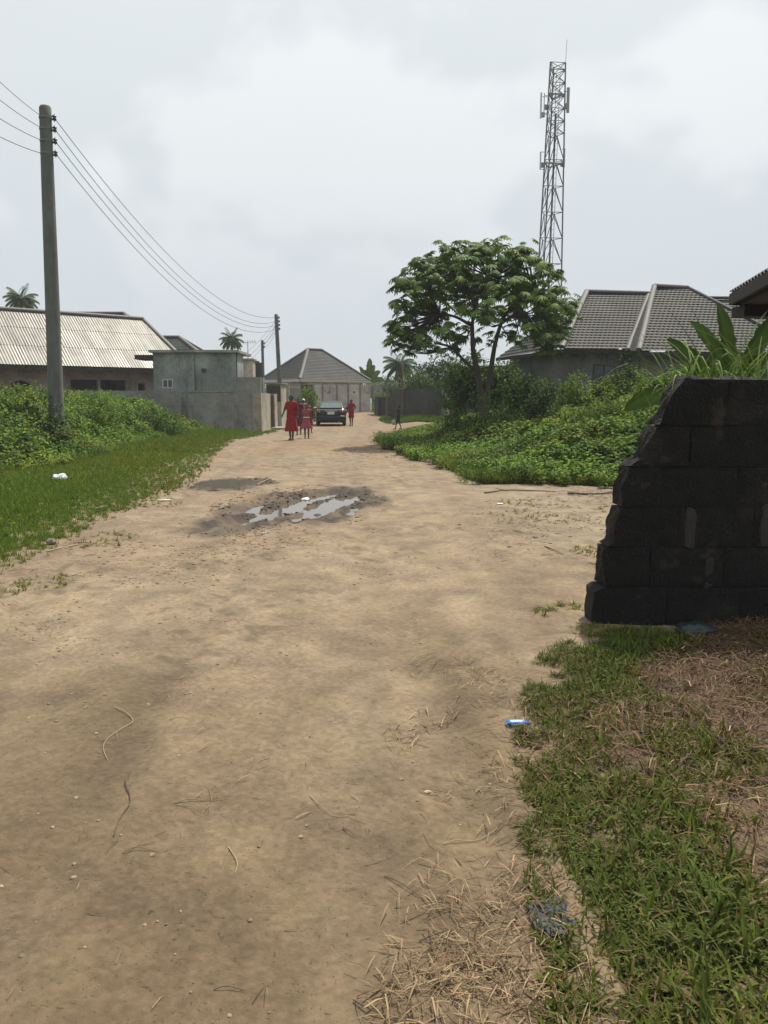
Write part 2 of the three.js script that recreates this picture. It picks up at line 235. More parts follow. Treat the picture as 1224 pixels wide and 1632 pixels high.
function holedWall(a, b, y0, y1, th, holes) {      // wall from a to b with real openings [s0, s1, y0, y1, archRise]
  const L = Math.hypot(b[0] - a[0], b[1] - a[1]), sh = new THREE.Shape([[0, y0], [L, y0], [L, y1], [0, y1]].map(p => new THREE.Vector2(...p)));
  for (const [s0, s1, h0, h1, ar] of holes) { const h = new THREE.Path(); h.moveTo(s0, h0); h.lineTo(s1, h0); h.lineTo(s1, h1); if (ar) h.absellipse((s0 + s1) / 2, h1, (s1 - s0) / 2, ar, 0, Math.PI, false); h.lineTo(s0, h1); h.closePath(); sh.holes.push(h); }
  const g = new THREE.ExtrudeGeometry(sh, { depth: th, bevelEnabled: false, curveSegments: 16 }); g.translate(0, 0, -th); const r0 = boxUV(g); r0.rotateY(Math.atan2(b[1] - a[1], b[0] - a[0])); r0.translate(a[0], 0, -a[1]); return r0;
}
// glazed window on a wall from a to b with its frame; s in metres along the wall
function opening(parent, a, b, s0, s1, y0, y1, m, frame) {
  const L = Math.hypot(b[0] - a[0], b[1] - a[1]), at = s => [a[0] + (b[0] - a[0]) * s / L, a[1] + (b[1] - a[1]) * s / L], off = (p, o) => [p[0] + (b[1] - a[1]) / L * o, p[1] - (b[0] - a[0]) / L * o];
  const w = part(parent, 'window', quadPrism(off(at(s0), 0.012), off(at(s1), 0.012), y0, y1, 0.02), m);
  if (frame) { const f = []; for (const [p, q, u, v] of [[s0 - 0.06, s1 + 0.06, y0 - 0.06, y0 - 0.001], [s0 - 0.06, s1 + 0.06, y1 + 0.001, y1 + 0.06], [s0 - 0.06, s0 - 0.001, y0, y1], [s1 + 0.001, s1 + 0.06, y0, y1], [(s0 + s1) / 2 - 0.025, (s0 + s1) / 2 + 0.025, y0, y1]]) f.push(quadPrism(off(at(p), 0.03), off(at(q), 0.03), u, v, 0.035)); part(w, 'frame', mergeGeometries(f), frame); }
  return w;
}
function windowBars(parent, a, b, s0, s1, y0, y1, m) {   // sill and security bars set in an open window
  const L = Math.hypot(b[0] - a[0], b[1] - a[1]), at = (s, o = 0) => [a[0] + (b[0] - a[0]) * s / L + (b[1] - a[1]) / L * o, a[1] + (b[1] - a[1]) * s / L - (b[0] - a[0]) / L * o];
  const w = part(parent, 'window', quadPrism(at(s0 - 0.08, 0.05), at(s1 + 0.08, 0.05), y0 - 0.08, y0 - 0.004, 0.2), m), bars = []; part(w, 'lintel', quadPrism(at(s0 - 0.06, 0.04), at(s1 + 0.06, 0.04), y1 + 0.004, y1 + 0.07, 0.035), m); for (let s = s0 + 0.12; s < s1 - 0.05; s += 0.16) { const p = at(s, -0.08); bars.push(bar(V(p[0], y0, -p[1]), V(p[0], y1, -p[1]), 0.009, 4)); } if (bars.length) part(w, 'bars', mergeGeometries(bars), M.metal); return w;
}
// ------------------------------------------------------------------ left: long house under zinc sheets
{
  const E = P(308, 592, 47.5), L0 = P(0, 580, 40.5), h = 3.3, ax = new THREE.Vector3(L0.x - E.x, 0, L0.z - E.z).normalize(), b = V(ax.z, 0, -ax.x); if (b.z > 0) b.negate();
  const len = 19, dep = 7.4, at = (s, t, y) => E.clone().setY(y).addScaledVector(ax, s).addScaledVector(b, t);
  const t = thing('bungalow', 'long bungalow with weathered corrugated zinc roof behind the weeds', 'house', [0, 0, 0]);
  const A = at(len, 0, h), B = at(0, 0, h), rh = 6.4, Ct = at(1.3, dep / 2, rh), Dt = at(len - 1.3, dep / 2, rh);
  const rib = (u, v) => 0.009 * Math.sin(u / 0.152 * Math.PI * 2), rows = (a, c) => [a, c];
  const info = slope(A, B, Ct, Dt, 1, rows, rib); const r = rng(7), sw = 0.76, sl = info.top / 3;
  for (let j = 0; j < 3; j++) for (let u = info.u0; u < info.u1; u += sw) {
    const s = slope(A, B, Ct, Dt, 0.038, rows, (uu, v) => rib(uu) + 0.012 * (2 - j) * 0 + 0.012 * (1 - (v - j * sl) / sl) + 0.012 * (r() < 0 ? 1 : 0), [u, u + sw + 0.05, j * sl, (j + 1) * sl + 0.05]);
    if (s.g) part(t, 'roof_sheet', s.g, M.zinc[(r() * 3) | 0]);
  }
  part(t, 'roof_hip', slope(at(0, 0, h), at(0, dep, h), Ct, Ct, 0.05, rows, rib).g, M.zinc[1]);
  part(t, 'roof_back', slope(at(0, dep, h), at(len, dep, h), Dt, Ct, 0.3, rows, () => 0).g, M.zinc[1]);
  part(t, 'ridge_cap', hipCap(Ct, Dt, 0.34, 0.12), M.capDark); part(t, 'hip_cap', hipCap(B.clone().setY(h + 0.04), Ct, 0.3, 0.1), M.capDark);
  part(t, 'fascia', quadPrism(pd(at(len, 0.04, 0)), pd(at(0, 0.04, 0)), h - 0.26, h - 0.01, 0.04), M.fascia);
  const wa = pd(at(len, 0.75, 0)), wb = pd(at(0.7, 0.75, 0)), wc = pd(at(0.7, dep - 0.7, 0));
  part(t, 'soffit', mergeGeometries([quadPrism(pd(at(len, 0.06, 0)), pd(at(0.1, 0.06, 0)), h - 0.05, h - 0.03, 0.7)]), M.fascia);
  const LL = Math.hypot(wb[0] - wa[0], wb[1] - wa[1]);
  const sOf = px => { let best = 0, e = 1e9; for (let s = 0; s < LL; s += 0.02) { const x = wa[0] + (wb[0] - wa[0]) * s / LL, d = wa[1] + (wb[1] - wa[1]) * s / LL, q = CX + F * x / (d * CP); if (Math.abs(q - px) < e) { e = Math.abs(q - px); best = s; } } return best; };
  const wins = [[114, 157, 1.75, 2.62], [161, 202, 1.75, 2.62], [221, 232, 1.85, 2.45]].map(([p, q, u, v]) => [sOf(p), sOf(q), u, v]), wd = pd(at(len, dep - 0.7, 0));
  part(t, 'wall', mergeGeometries([holedWall(wa, wb, 0, h - 0.02, 0.2, [...wins, [sOf(12), sOf(56), 0.05, 1.9, 0.62]]), quadPrism(wb, wc, 0, h - 0.02, 0.2), quadPrism(wc, wd, 0, h - 0.02, 0.2), quadPrism(wd, wa, 0, h - 0.02, 0.2)].map(g => (g.index ? g.toNonIndexed() : g))), M.bungalow);
  for (const [p, q, u, v] of wins) windowBars(t, wa, wb, p, q, u, v, M.bungalow);
}
// roofs that show over and beside it
function hipHouse(name, label, corner, dirTo, lenA, lenB, h0, h, rh, mt, caps) {       // corner [x, D] nearest the viewer, dirTo: angle of side A (ground plan)
  const t = thing(name, label, 'house'), a = V(Math.cos(dirTo), 0, -Math.sin(dirTo)), b = V(-Math.sin(dirTo), 0, -Math.cos(dirTo)), at = (s, u, y) => V(corner[0], y, -corner[1]).addScaledVector(a, s).addScaledVector(b, u);
  const q = [at(0, 0, h), at(lenA, 0, h), at(lenA, lenB, h), at(0, lenB, h)], m = Math.min(lenA, lenB) / 2, r1 = lenA >= lenB ? at(m, m, rh) : at(m, m, rh), r2 = lenA >= lenB ? at(lenA - m, m, rh) : at(m, lenB - m, rh);
  const near = lenA >= lenB ? [[q[0], q[1], r2, r1], [q[1], q[2], r2, r2], [q[2], q[3], r1, r2], [q[3], q[0], r1, r1]] : [[q[0], q[1], r1, r1], [q[1], q[2], r2, r1], [q[2], q[3], r2, r2], [q[3], q[0], r1, r2]];
  for (const [A, B, Ct, Dt] of near) part(t, 'roof_slope', tiled(A, B, Ct, Dt), mt);
  const tops = lenA >= lenB ? [r1, r2, r2, r1] : [r1, r1, r2, r2]; q.forEach((p, i) => part(t, 'hip_cap', hipCap(p.clone().setY(h + 0.05), tops[i].clone().setY(rh + 0.05), 0.3, 0.1), caps)); part(t, 'ridge_cap', hipCap(r1.clone().setY(rh + 0.06), r2.clone().setY(rh + 0.06), 0.3, 0.1), caps);
  const w = [at(0.5, 0.5, 0), at(lenA - 0.5, 0.5, 0), at(lenA - 0.5, lenB - 0.5, 0), at(0.5, lenB - 0.5, 0)];
  part(t, 'wall', mergeGeometries(w.map((p, i) => quadPrism(pd(p), pd(w[(i + 1) % 4]), h0, h + 0.02, 0.2))), M.pale);
  part(t, 'fascia', mergeGeometries(q.map((p, i) => quadPrism(pd(p), pd(q[(i + 1) % 4]), h - 0.22, h + 0.01, 0.04))), M.white);
  return t;
}
hipHouse('far_house', 'house whose dark ridge shows over the zinc roofed bungalow', [-28, 56], 0, 12.9, 8, 0, 4.8, P(150, 500, 60).y, M.tileDark, M.capDark);
hipHouse('far_house', 'house with dark tiled hip beside the zinc roofed bungalow', [-20.3, 54.5], 0, 9.2, 7, 0, 3.6, P(270, 538, 58).y, M.tileDark, M.capDark);
// ------------------------------------------------------------------ grey plastered outbuilding with flat slab
{
  const D = 40, a = P(243, 562, D), c = P(376, 562, D), y1 = a.y, t = thing('outbuilding', 'grey plastered flat roofed outbuilding with small window', 'building', [0, 0, 0]);
  part(t, 'wall', mergeGeometries([quadPrism([a.x, D], [c.x, D], 0, y1, 0.2), quadPrism([c.x, D + 0.001], [c.x, D + 2.0], 0, y1, 0.2), quadPrism([a.x + 0.2, D + 3.6], [a.x + 0.2, D + 0.2], 0, y1, 0.2)]), M.blueGrey);
  part(t, 'pilaster', box(0.32, y1 - 0.02, 0.1, P(305, 600, D).x, y1 / 2, -D + 0.03), M.blueGrey);
  part(t, 'roof_slab', box(c.x - a.x + 0.3, 0.12, 3.9, (a.x + c.x) / 2, y1 + 0.062, -D - 1.75), M.concrete);
  part(t, 'canopy', box(0.85, 0.22, 1.6, a.x - 0.44, y1 - 0.22, -D - 0.7), M.fascia);
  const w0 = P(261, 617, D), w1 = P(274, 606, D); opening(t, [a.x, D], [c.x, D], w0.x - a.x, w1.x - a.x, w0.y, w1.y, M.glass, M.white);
  const l = P(325, 590, D); const lamp = part(t, 'wall_lamp', box(0.2, 0.16, 0.12, l.x, l.y, -D + 0.062), M.blackMetal); part(lamp, 'bracket', box(0.06, 0.2, 0.05, l.x, l.y - 0.02, -D + 0.03), M.metal);
}
// ------------------------------------------------------------------ compound wall and gate on the left
{
  const D = 38, xa = P(372, 640, D).x, xb = P(416, 640, D).x, x0 = P(300, 640, D).x, yl = P(330, 625, D).y, yt = P(390, 601, D).y;
  const t = thing('compound_wall', 'plastered grey compound wall stepping up at its road corner', 'wall');
  part(t, 'wall', quadPrism([x0, D], [xa - 0.002, D], 0, yl, 0.22), M.fence); part(t, 'tall_wall', quadPrism([xa, D - 0.003], [xb, D - 0.003], 0, yt, 0.226), M.fence);
  const xd = P(285, 640, D).x; part(t, 'set_back_wall', quadPrism([xd, D + 0.5], [x0 - 0.002, D + 0.5], 0, yl, 0.2), M.fence);
  const xl = P(100, 640, 35.5).x; part(t, 'side_wall', quadPrism([xl - 6, 34.2], [xd - 0.01, D + 0.3], 0, P(200, 622, 36).y, 0.22), M.fence);
  part(t, 'coping', quadPrism([x0 - 0.02, D - 0.03], [xa - 0.004, D - 0.03], yl + 0.002, yl + 0.05, 0.28), M.concrete);
  const g = thing('entrance_gate', 'brown metal gate between beige gate pillars beside the road', 'gate'), X = xb + 0.02;
  part(g, 'pillar', quadPrism([X, D - 0.1], [X, D + 3.0], 0, 1.84, 0.42), M.beige); part(g, 'pillar', quadPrism([X, D + 4.55], [X, D + 5.6], 0, 1.84, 0.4), M.beige);
  const leaf = part(g, 'gate_leaf', quadPrism([X - 0.08, D + 3.01], [X - 0.08, D + 4.54], 0.06, 1.78, 0.06), M.gate); for (let i = 0; i < 5; i++) part(leaf, 'rib', quadPrism([X - 0.045, D + 3.1 + i * 0.32], [X - 0.045, D + 3.16 + i * 0.32], 0.08, 1.76, 0.03), M.gate);
  const ramp = part(g, 'ramp', box(1.3, 0.12, 2.2, X + 0.5, 0.03, -D - 4.4), M.concrete); ramp.userData.label = 'pale concrete ramp before the gate';
}
// small buildings and tanks beyond the gate
{
  const b1 = thing('water_tower', 'pale square concrete tank room over the grey outbuilding', 'building'), p = P(395, 600, 55), q = P(387, 574, 55), r = P(402, 574, 55);
  part(b1, 'wall', box(r.x - q.x, q.y, 1.2, (q.x + r.x) / 2, q.y / 2, -55.7), M.cream); part(b1, 'slab', box(r.x - q.x + 0.16, 0.12, 1.4, (q.x + r.x) / 2, q.y + 0.061, -55.7), M.concrete);
  const b2 = thing('water_tank', 'black plastic water tanks stand on blockwork behind the wall', 'tank'), c = P(410, 590, 58), s = new THREE.CylinderGeometry(0.42, 0.45, 1.05, 18, 3); s.translate(c.x, c.y, c.z); part(b2, 'tank', s, mat([0.018, 0.018, 0.02], 0.5)); const lid = new THREE.CylinderGeometry(0.14, 0.2, 0.14, 14); lid.translate(c.x, c.y + 0.58, c.z); part(b2, 'lid', lid, mat([0.02, 0.02, 0.022], 0.5)); part(b2, 'stand', box(0.9, c.y - 0.54, 0.9, c.x, (c.y - 0.54) / 2, c.z), M.wallGrey);
  const b3 = thing('guard_room', 'low grey gate room with dark panel on its front', 'building'), u = P(424, 612, 47), w = P(448, 612, 47); part(b3, 'wall', box(w.x - u.x, u.y, 2.4, (u.x + w.x) / 2, u.y / 2, -48.2), M.cream); part(b3, 'dark_panel', box((w.x - u.x) - 0.1, 0.9, 0.04, (u.x + w.x) / 2, u.y - 0.55, -46.97), M.fenceDark); part(b3, 'roof_slab', box(w.x - u.x + 0.16, 0.08, 2.6, (u.x + w.x) / 2, u.y + 0.041, -48.2), M.concrete);  // plain dark sheet across the upper front of the room
}
// ------------------------------------------------------------------ house at the end of the road and its panelled fence
{
  const h0 = 0.6, corner = P(478, 604, 70); hipHouse('corner_house', 'grey tiled house with steep hip roof at the road end', [corner.x, 70], 0.72, 8.0, 6.4, h0, corner.y, P(490, 558, 75.5).y, M.tileDark, M.cap).userData.label = 'house with steep grey hip roof at the end of the road';
  const t = thing('panel_fence', 'pale plastered fence panels between dark pilasters behind the car', 'wall'), D = 68, y0 = 0.3, y1 = P(540, 613, D).y, xs = [478, 500, 514, 537, 555, 574, 592].map(px => P(px, 630, D).x);
  for (let i = 0; i < xs.length - 1; i++) { part(t, 'panel', box(xs[i + 1] - xs[i] - 0.16, y1 - y0, 0.16, (xs[i] + xs[i + 1]) / 2, (y0 + y1) / 2, -D), i ? M.pale : M.fenceDark); if (i) part(t, 'pilaster', box(0.158, y1 - y0 + 0.04, 0.24, xs[i], (y0 + y1) / 2 + 0.02, -D), M.wallGrey); }
  for (const px of [525, 564]) { const l = P(px, 625, D); part(t, 'vent_block', box(0.2, 0.16, 0.03, l.x, l.y, -D + 0.094), M.metal); }
  const x9 = P(610, 630, D).x; part(t, 'end_wall', box(x9 - xs[6], y1 - y0, 0.16, (x9 + xs[6]) / 2, (y0 + y1) / 2, -D - 0.3), M.fence);
  const k = thing('dark_gate_wall', 'dark weathered wall left of the leafy roadside shrub', 'wall'); part(k, 'wall', quadPrism(pd(P(450, 640, 52)), pd(P(481, 640, 60)), 0, 2.35, 0.2), M.fenceDark); part(k, 'pillar', box(0.3, 2.4, 0.3, P(457, 640, 51.6).x, 1.2, -51.7), M.beige);
}
// ------------------------------------------------------------------ right: dark fences under the trees
{
  const t = thing('roadside_wall', 'dark block wall under the trees with short end wall', 'wall'), a = P(622, 640, 56), b = P(699, 640, 50); part(t, 'wall', quadPrism(pd(a), pd(b), 0, 2.25, 0.22), M.fenceDark); part(t, 'end_wall', quadPrism([b.x + 0.01, 49.9], [b.x + 0.7, 52], 0, 2.3, 0.22), M.fenceDark);  // wall and end wall share one even dark tone
  const s = thing('low_wall', 'low black block enclosure beside the far road bend', 'wall'), c = P(607, 640, 62), d = P(631, 640, 60); part(s, 'wall', mergeGeometries([quadPrism(pd(c), pd(d), 0, 1.75, 0.2), quadPrism([c.x, 62.01], [c.x - 0.3, 64], 0, 1.75, 0.2)]), mat([0.045, 0.043, 0.04], 0.95, { map: plasterMap }));
  const u = thing('unfinished_shed', 'unfinished brown block shed with dark openings behind umbrella tree', 'shed'), e = P(716, 640, 37), f = P(850, 640, 35); const eo = [e.x + 0.7, 40.5], fo = [f.x + 0.7, 38.5]; part(u, 'wall', mergeGeometries([holedWall(pd(e), pd(f), 0, 2.9, 0.2, [[0.25, 0.85, 0.02, 2.1], [1.75, 2.6, 1.1, 2.2]]), ...[[pd(f), fo], [fo, eo], [eo, pd(e)]].map(([p, q]) => quadPrism(p, q, 0, 2.9, 0.2))].map(g => (g.index ? g.toNonIndexed() : g))), M.brownWall);
  windowBars(u, pd(e), pd(f), 1.75, 2.6, 1.1, 2.2, M.brownWall); part(u, 'roof', quadPrism([e.x - 0.4, 36.4], [f.x, 34.4], 2.92, 3.0, 4.6), M.rust);
}
// ------------------------------------------------------------------ right: tiled house
{
  const t = thing('tiled_house', 'large house with grey brown tiled roof behind the weeds', 'house'), Q = P;
  const c1 = Q(895, 556, 29), v1 = Q(1002, 557, 29.2), r1 = Q(935, 467, 33.2), r2 = Q(1034, 470, 33.4), l1 = Q(790, 573, 35), w1 = Q(1018, 560, 28.2), w2 = Q(1300, 566, 28.2), w3 = Q(1043, 458, 32.6), w4 = Q(1096, 461, 32.7);
  part(t, 'front_slope', tiled(c1, v1, r2, r1), M.tile); part(t, 'side_slope', tiled(l1, c1, r1, r1), M.tile); part(t, 'wing_slope', tiled(w1, w2, w4, w3), M.tile);
  const e1 = Q(1110, 545, 33.2), e2 = Q(1400, 545, 33.2), e3 = Q(1400, 480, 36.8), e4 = Q(1112, 477, 36.6); part(t, 'rear_slope', tiled(e1, e2, e3, e4), M.tile);
  const tri = (a, b, c, d) => geom([a, b, c, d].flatMap(p => [p.x, p.y, p.z]), [0, 1, 2, 0, 2, 3], [0, 0, 1, 0, 1, 4, 0, 4]);
  part(t, 'verge_side', tri(Q(1000, 558, 29.1), w1, w3, r2), M.tile);
  const back = (a, b, dx = 0) => { const a2 = V(a.x + dx, c1.y, a.z - 5), b2 = V(b.x, c1.y, b.z - 5); return tri(a2, b2, b, a); };
  part(t, 'back_slope', mergeGeometries([back(r1, r2), back(w3, w4), back(e4, e3)]), M.tile);
  part(t, 'hip_cap', hipCap(c1.clone().setY(c1.y + .07), r1.clone().setY(r1.y + .08), 0.24, 0.08), M.cap); part(t, 'valley_flashing', hipCap(Q(1000, 557, 29.05), r2.clone().setY(r2.y + .05), 0.18, 0.07), M.cap); part(t, 'barge_board', hipCap(w1.clone().setY(w1.y + .06), w3.clone().setY(w3.y + .07), 0.22, 0.08), M.cap);
  part(t, 'ridge_cap', hipCap(r1.clone().setY(r1.y + .08), r2.clone().setY(r2.y + .08), 0.22, 0.08), M.cap); part(t, 'ridge_cap', hipCap(w3.clone().setY(w3.y + .08), w4.clone().setY(w4.y + .08), 0.22, 0.08), M.cap); part(t, 'ridge_cap', hipCap(e4.clone().setY(e4.y + .08), e3.clone().setY(e3.y + .08), 0.2, 0.07), M.tileDark); part(t, 'hip_cap', hipCap(w4.clone().setY(w4.y + .06), w2.clone().setY(w2.y + .06), 0.2, 0.08), M.tileDark);
  part(t, 'fascia', mergeGeometries([quadPrism(pd(l1), pd(c1), c1.y - 0.14, c1.y - 0.01, 0.05), quadPrism(pd(c1), pd(v1), c1.y - 0.14, c1.y - 0.01, 0.05), quadPrism(pd(w1), pd(w2), w1.y - 0.16, w1.y - 0.02, 0.05)]), M.fascia);
  const f1 = [c1.x + 0.5, 29.7], f2 = [v1.x, 29.8], f3 = [w1.x + 0.3, 28.9], f4 = [w2.x, 28.9];
  part(t, 'wall', mergeGeometries([quadPrism([l1.x + 0.6, 35], f1, 0, c1.y, 0.2), quadPrism(f1, f2, 0, c1.y, 0.2), quadPrism(f2, [f3[0], f3[1] + 0.2], 0, c1.y, 0.2), quadPrism(f3, f4, 0, w1.y, 0.2)]), M.wallGrey);
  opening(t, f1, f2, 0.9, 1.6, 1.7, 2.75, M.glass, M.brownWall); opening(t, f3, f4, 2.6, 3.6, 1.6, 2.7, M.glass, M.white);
}
// ------------------------------------------------------------------ right: near roof corner beyond the broken wall
{
  const t = thing('near_house', 'dark eaves corner of a house beyond the broken wall', 'house'), y = P(1163, 466, 11).y, k = P(1163, 466, 11), n = [k.x - 1.05, 5.9];
  const A = V(n[0], y, -n[1]), B = V(k.x, y, k.z), sh = V(4.2, 1.9, -1.0), C2 = B.clone().add(sh), D2 = A.clone().add(sh);
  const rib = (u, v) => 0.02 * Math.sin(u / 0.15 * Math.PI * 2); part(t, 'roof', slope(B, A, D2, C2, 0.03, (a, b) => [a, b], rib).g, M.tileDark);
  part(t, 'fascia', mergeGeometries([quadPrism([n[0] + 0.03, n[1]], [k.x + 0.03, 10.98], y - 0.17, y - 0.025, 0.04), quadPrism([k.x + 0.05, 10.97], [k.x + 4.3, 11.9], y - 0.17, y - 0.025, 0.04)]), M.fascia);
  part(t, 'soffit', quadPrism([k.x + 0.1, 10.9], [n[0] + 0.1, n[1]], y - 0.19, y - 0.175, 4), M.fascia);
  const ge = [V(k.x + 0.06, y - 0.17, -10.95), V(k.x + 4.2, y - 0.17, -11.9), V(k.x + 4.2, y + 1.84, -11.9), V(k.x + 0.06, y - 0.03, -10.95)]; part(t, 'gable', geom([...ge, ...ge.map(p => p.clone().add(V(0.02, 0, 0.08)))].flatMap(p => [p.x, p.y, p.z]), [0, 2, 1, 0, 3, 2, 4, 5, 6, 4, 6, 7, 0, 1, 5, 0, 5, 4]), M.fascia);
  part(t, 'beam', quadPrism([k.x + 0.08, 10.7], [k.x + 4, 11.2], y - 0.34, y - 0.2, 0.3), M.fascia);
  part(t, 'wall', mergeGeometries([quadPrism([k.x + 0.8, 10.3], [k.x - 0.2, 6], 0, y - 0.2, 0.2), quadPrism([k.x + 0.81, 10.3], [k.x + 4.4, 11], 0, y - 0.2, 0.2)]), M.fenceDark);
}
// ------------------------------------------------------------------ plants: shared leaf and blade shapes
function strip(pos, idx, uv, col, base, dir, up, len, wid, droop, seg, tint, fold = 0, prof = t => Math.sin(Math.PI * Math.min(1, 0.12 + t * 0.88)) ) {   // one leaf or blade: a curved, folded ribbon
  const side = dir.clone().cross(up).normalize(), d = dir.clone(), p = base.clone(), n0 = pos.length / 3, st = len / seg;
  for (let i = 0; i <= seg; i++) { const t = i / seg, w = wid * prof(t) * 0.5, n = side.clone().cross(d).normalize();
    pos.push(p.x - side.x * w + n.x * fold * w, p.y - side.y * w + n.y * fold * w, p.z - side.z * w + n.z * fold * w, p.x, p.y, p.z, p.x + side.x * w + n.x * fold * w, p.y + side.y * w + n.y * fold * w, p.z + side.z * w + n.z * fold * w);
    for (let k = 0; k < 3; k++) { uv.push(k / 2, t); col.push(tint[0], tint[1], tint[2]); }
    d.y -= droop / seg; d.normalize(); p.addScaledVector(d, st); }
  for (let i = 0; i < seg; i++) { const a = n0 + i * 3, b = a + 3; idx.push(a, a + 1, b, b, a + 1, b + 1, a + 1, a + 2, b + 1, b + 1, a + 2, b + 2); }
}
const acc = () => ({ pos: [], idx: [], uv: [], col: [] }), fin = a => geom(a.pos, a.idx, a.uv, a.col);
const UP = V(0, 1, 0);
function tuft(seed, n, len, wid, spread, droop, hue, deadShare = 0.16) {      // grass tuft of n arching blades
  const r = rng(seed), a = acc();
  for (let i = 0; i < n; i++) { const dead = r() < deadShare; const an = r() * 6.283, tilt = spread * (0.25 + 0.75 * r()), d = V(Math.cos(an) * Math.sin(tilt), Math.cos(tilt), Math.sin(an) * Math.sin(tilt)), L = len * (0.55 + 0.6 * r()), k = 0.75 + 0.5 * r(), y = r() * hue;
    strip(a.pos, a.idx, a.uv, a.col, V((r() - 0.5) * len * 0.5, -0.005, (r() - 0.5) * len * 0.5), d, Math.abs(d.y) > 0.97 ? V(1, 0, 0) : UP, L, wid * (0.7 + 0.6 * r()), droop * (0.5 + r()), 3, dead ? [k * 2.2, k * 1.1, k * 3.4] : [k * (1 + y), k, k * (1 - y * 0.5)], 0.25, t => 1 - t * t * 0.96); }
  return fin(a);
}
function sprig(seed, n, h, leaf, wide) {                     // leafy weed shoot
  const r = rng(seed), a = acc(); let p = V(0, 0, 0); const lean = V((r() - 0.5) * 0.5, 1, (r() - 0.5) * 0.5).normalize();
  strip(a.pos, a.idx, a.uv, a.col, p, lean, V(1, 0, 0.3), h * 0.95, 0.012, 0.1, 3, [0.6, 0.7, 0.5], 0, () => 1);
  for (let i = 0; i < n; i++) { const t = 0.15 + 0.85 * i / n, q = lean.clone().multiplyScalar(h * t), an = i * 2.4 + r(), el = 0.25 + r() * 0.6, d = V(Math.cos(an) * Math.cos(el), Math.sin(el), Math.sin(an) * Math.cos(el)), L = leaf * (0.7 + 0.6 * r()), k = 0.72 + 0.56 * r(), y = (r() - 0.35) * 0.3;
    q.addScaledVector(d, leaf * 0.25); strip(a.pos, a.idx, a.uv, a.col, q, d, UP, L, L * wide, 0.9 + r() * 0.8, 3, [k * (1 + y), k, k * (1 - y)], 0.22); }
  return fin(a);
}
function scatter(name, label, category, geos, m, spots, seed) {        // spots: [x, y, z, scale, tint rgb, yScale]
  const r = rng(seed), lists = geos.map(() => []); spots.forEach(s => lists[(r() * geos.length) | 0].push(s));
  const root = new THREE.Group(), mx = new THREE.Matrix4(), q = new THREE.Quaternion(), e = new THREE.Euler(), c = new THREE.Color();
  geos.forEach((g, i) => { if (!lists[i].length) return; const im = new THREE.InstancedMesh(g, m, lists[i].length); im.name = geos.length > 1 ? category.replace(/ /g, '_') : numbered(name); im.castShadow = im.receiveShadow = true;
    lists[i].forEach((s, k) => { e.set((r() - 0.5) * 0.35, r() * 6.283, (r() - 0.5) * 0.35); q.setFromEuler(e); mx.compose(V(s[0], s[1], s[2]), q, V(s[3], s[3] * (s[5] ?? 1), s[3])); im.setMatrixAt(k, mx); im.setColorAt(k, c.setRGB(...s[4])); });
    im.userData.kind = 'stuff'; root.add(im); });
  root.name = numbered(name); scene.add(root); tag(root, label, category, null, 'stuff'); return root;
}
const grassMat = leafMat([0.082, 0.145, 0.014], { transmission: 0.25 }), weedMat = leafMat([0.113, 0.20, 0.013], { transmission: 0.36 }), strawMat = mat([1, 1, 1], 0.9, { side: THREE.DoubleSide, vertexColors: true });
const lawnTufts = [1, 2, 3, 4].map(i => tuft(100 + i, 14, 0.15, 0.011, 0.85, 0.7, 0.15, 0.03)), nearTufts = [1, 2, 3, 4, 5].map(i => tuft(200 + i, 15, 0.10, 0.0105, 1.4, 0.9, 0.18, 0.2)), sprigs = [1, 2, 3, 4, 5].map(i => sprig(300 + i, 13, 0.42, 0.105, 0.62)), fineSprigs = [1, 2, 3].map(i => sprig(330 + i, 16, 0.5, 0.12, 0.24));
const inFence = (x, D) => (x < -5.6 && D > 37.2 + Math.min(0, (x + 9.9) * 0.28)) || D > 46;
// --- left lawn: short grass, thinner and browner at its edge
{
  const r = rng(11), sp = [];
  for (let k = 0; k < 130000 && sp.length < 52000; k++) { const D = 4.6 + Math.pow(r(), 1.3) * 40, x = -1.5 - r() * (3 + D * 0.52); if (!inPoly(x, D, LAWN) || inFence(x, D)) continue; const e = edgeDist(x, D, LAWN), n = fbm2(x * 1.1, D * 0.9, 3, 81); if (e < 0.7 * n * (r() + 0.2) - 0.1) continue; if (D > 14 && r() < 0.2) continue;
    const dry = smooth(0.5, 0.75, fbm2(x * 0.5, D * 0.25, 3, 82)) * 0.3 + smooth(0.5, 0, e) * 0.2, k2 = 0.75 + 0.5 * r(); sp.push([x, H(x, D), -D, (0.45 + 0.6 * smooth(0, 2.2, e) * (0.5 + r() * 0.6)) * (D > 22 ? 1.5 : 1), [k2 * (1 + dry * 0.7), k2 * (1 - dry * 0.12), k2 * (1 - dry * 0.1)]]); }
  scatter('lawn_grass', 'short green grass on the verge left of the dirt road', 'grass', lawnTufts, grassMat, sp, 12);
}
{ // odd taller weeds standing out of the lawn
  const r = rng(15), sp = []; for (let k = 0; k < 9000 && sp.length < 900; k++) { const D = 5 + r() * 26, x = -1.5 - r() * (3 + D * 0.5); if (!inPoly(x, D, LAWN) || inFence(x, D) || edgeDist(x, D, LAWN) < 0.25 || n2(x * 0.8, D * 0.8, 89) < 0.45) continue; const k2 = 0.6 + r() * 0.7; sp.push([x, H(x, D) - 0.02, -D, 0.22 + r() * 0.4, [k2 * 1.25, k2 * 1.1, k2]]); }
  scatter('lawn_weeds', 'scattered taller weeds standing out of the left lawn', 'weeds', fineSprigs, grassMat, sp, 16);
}
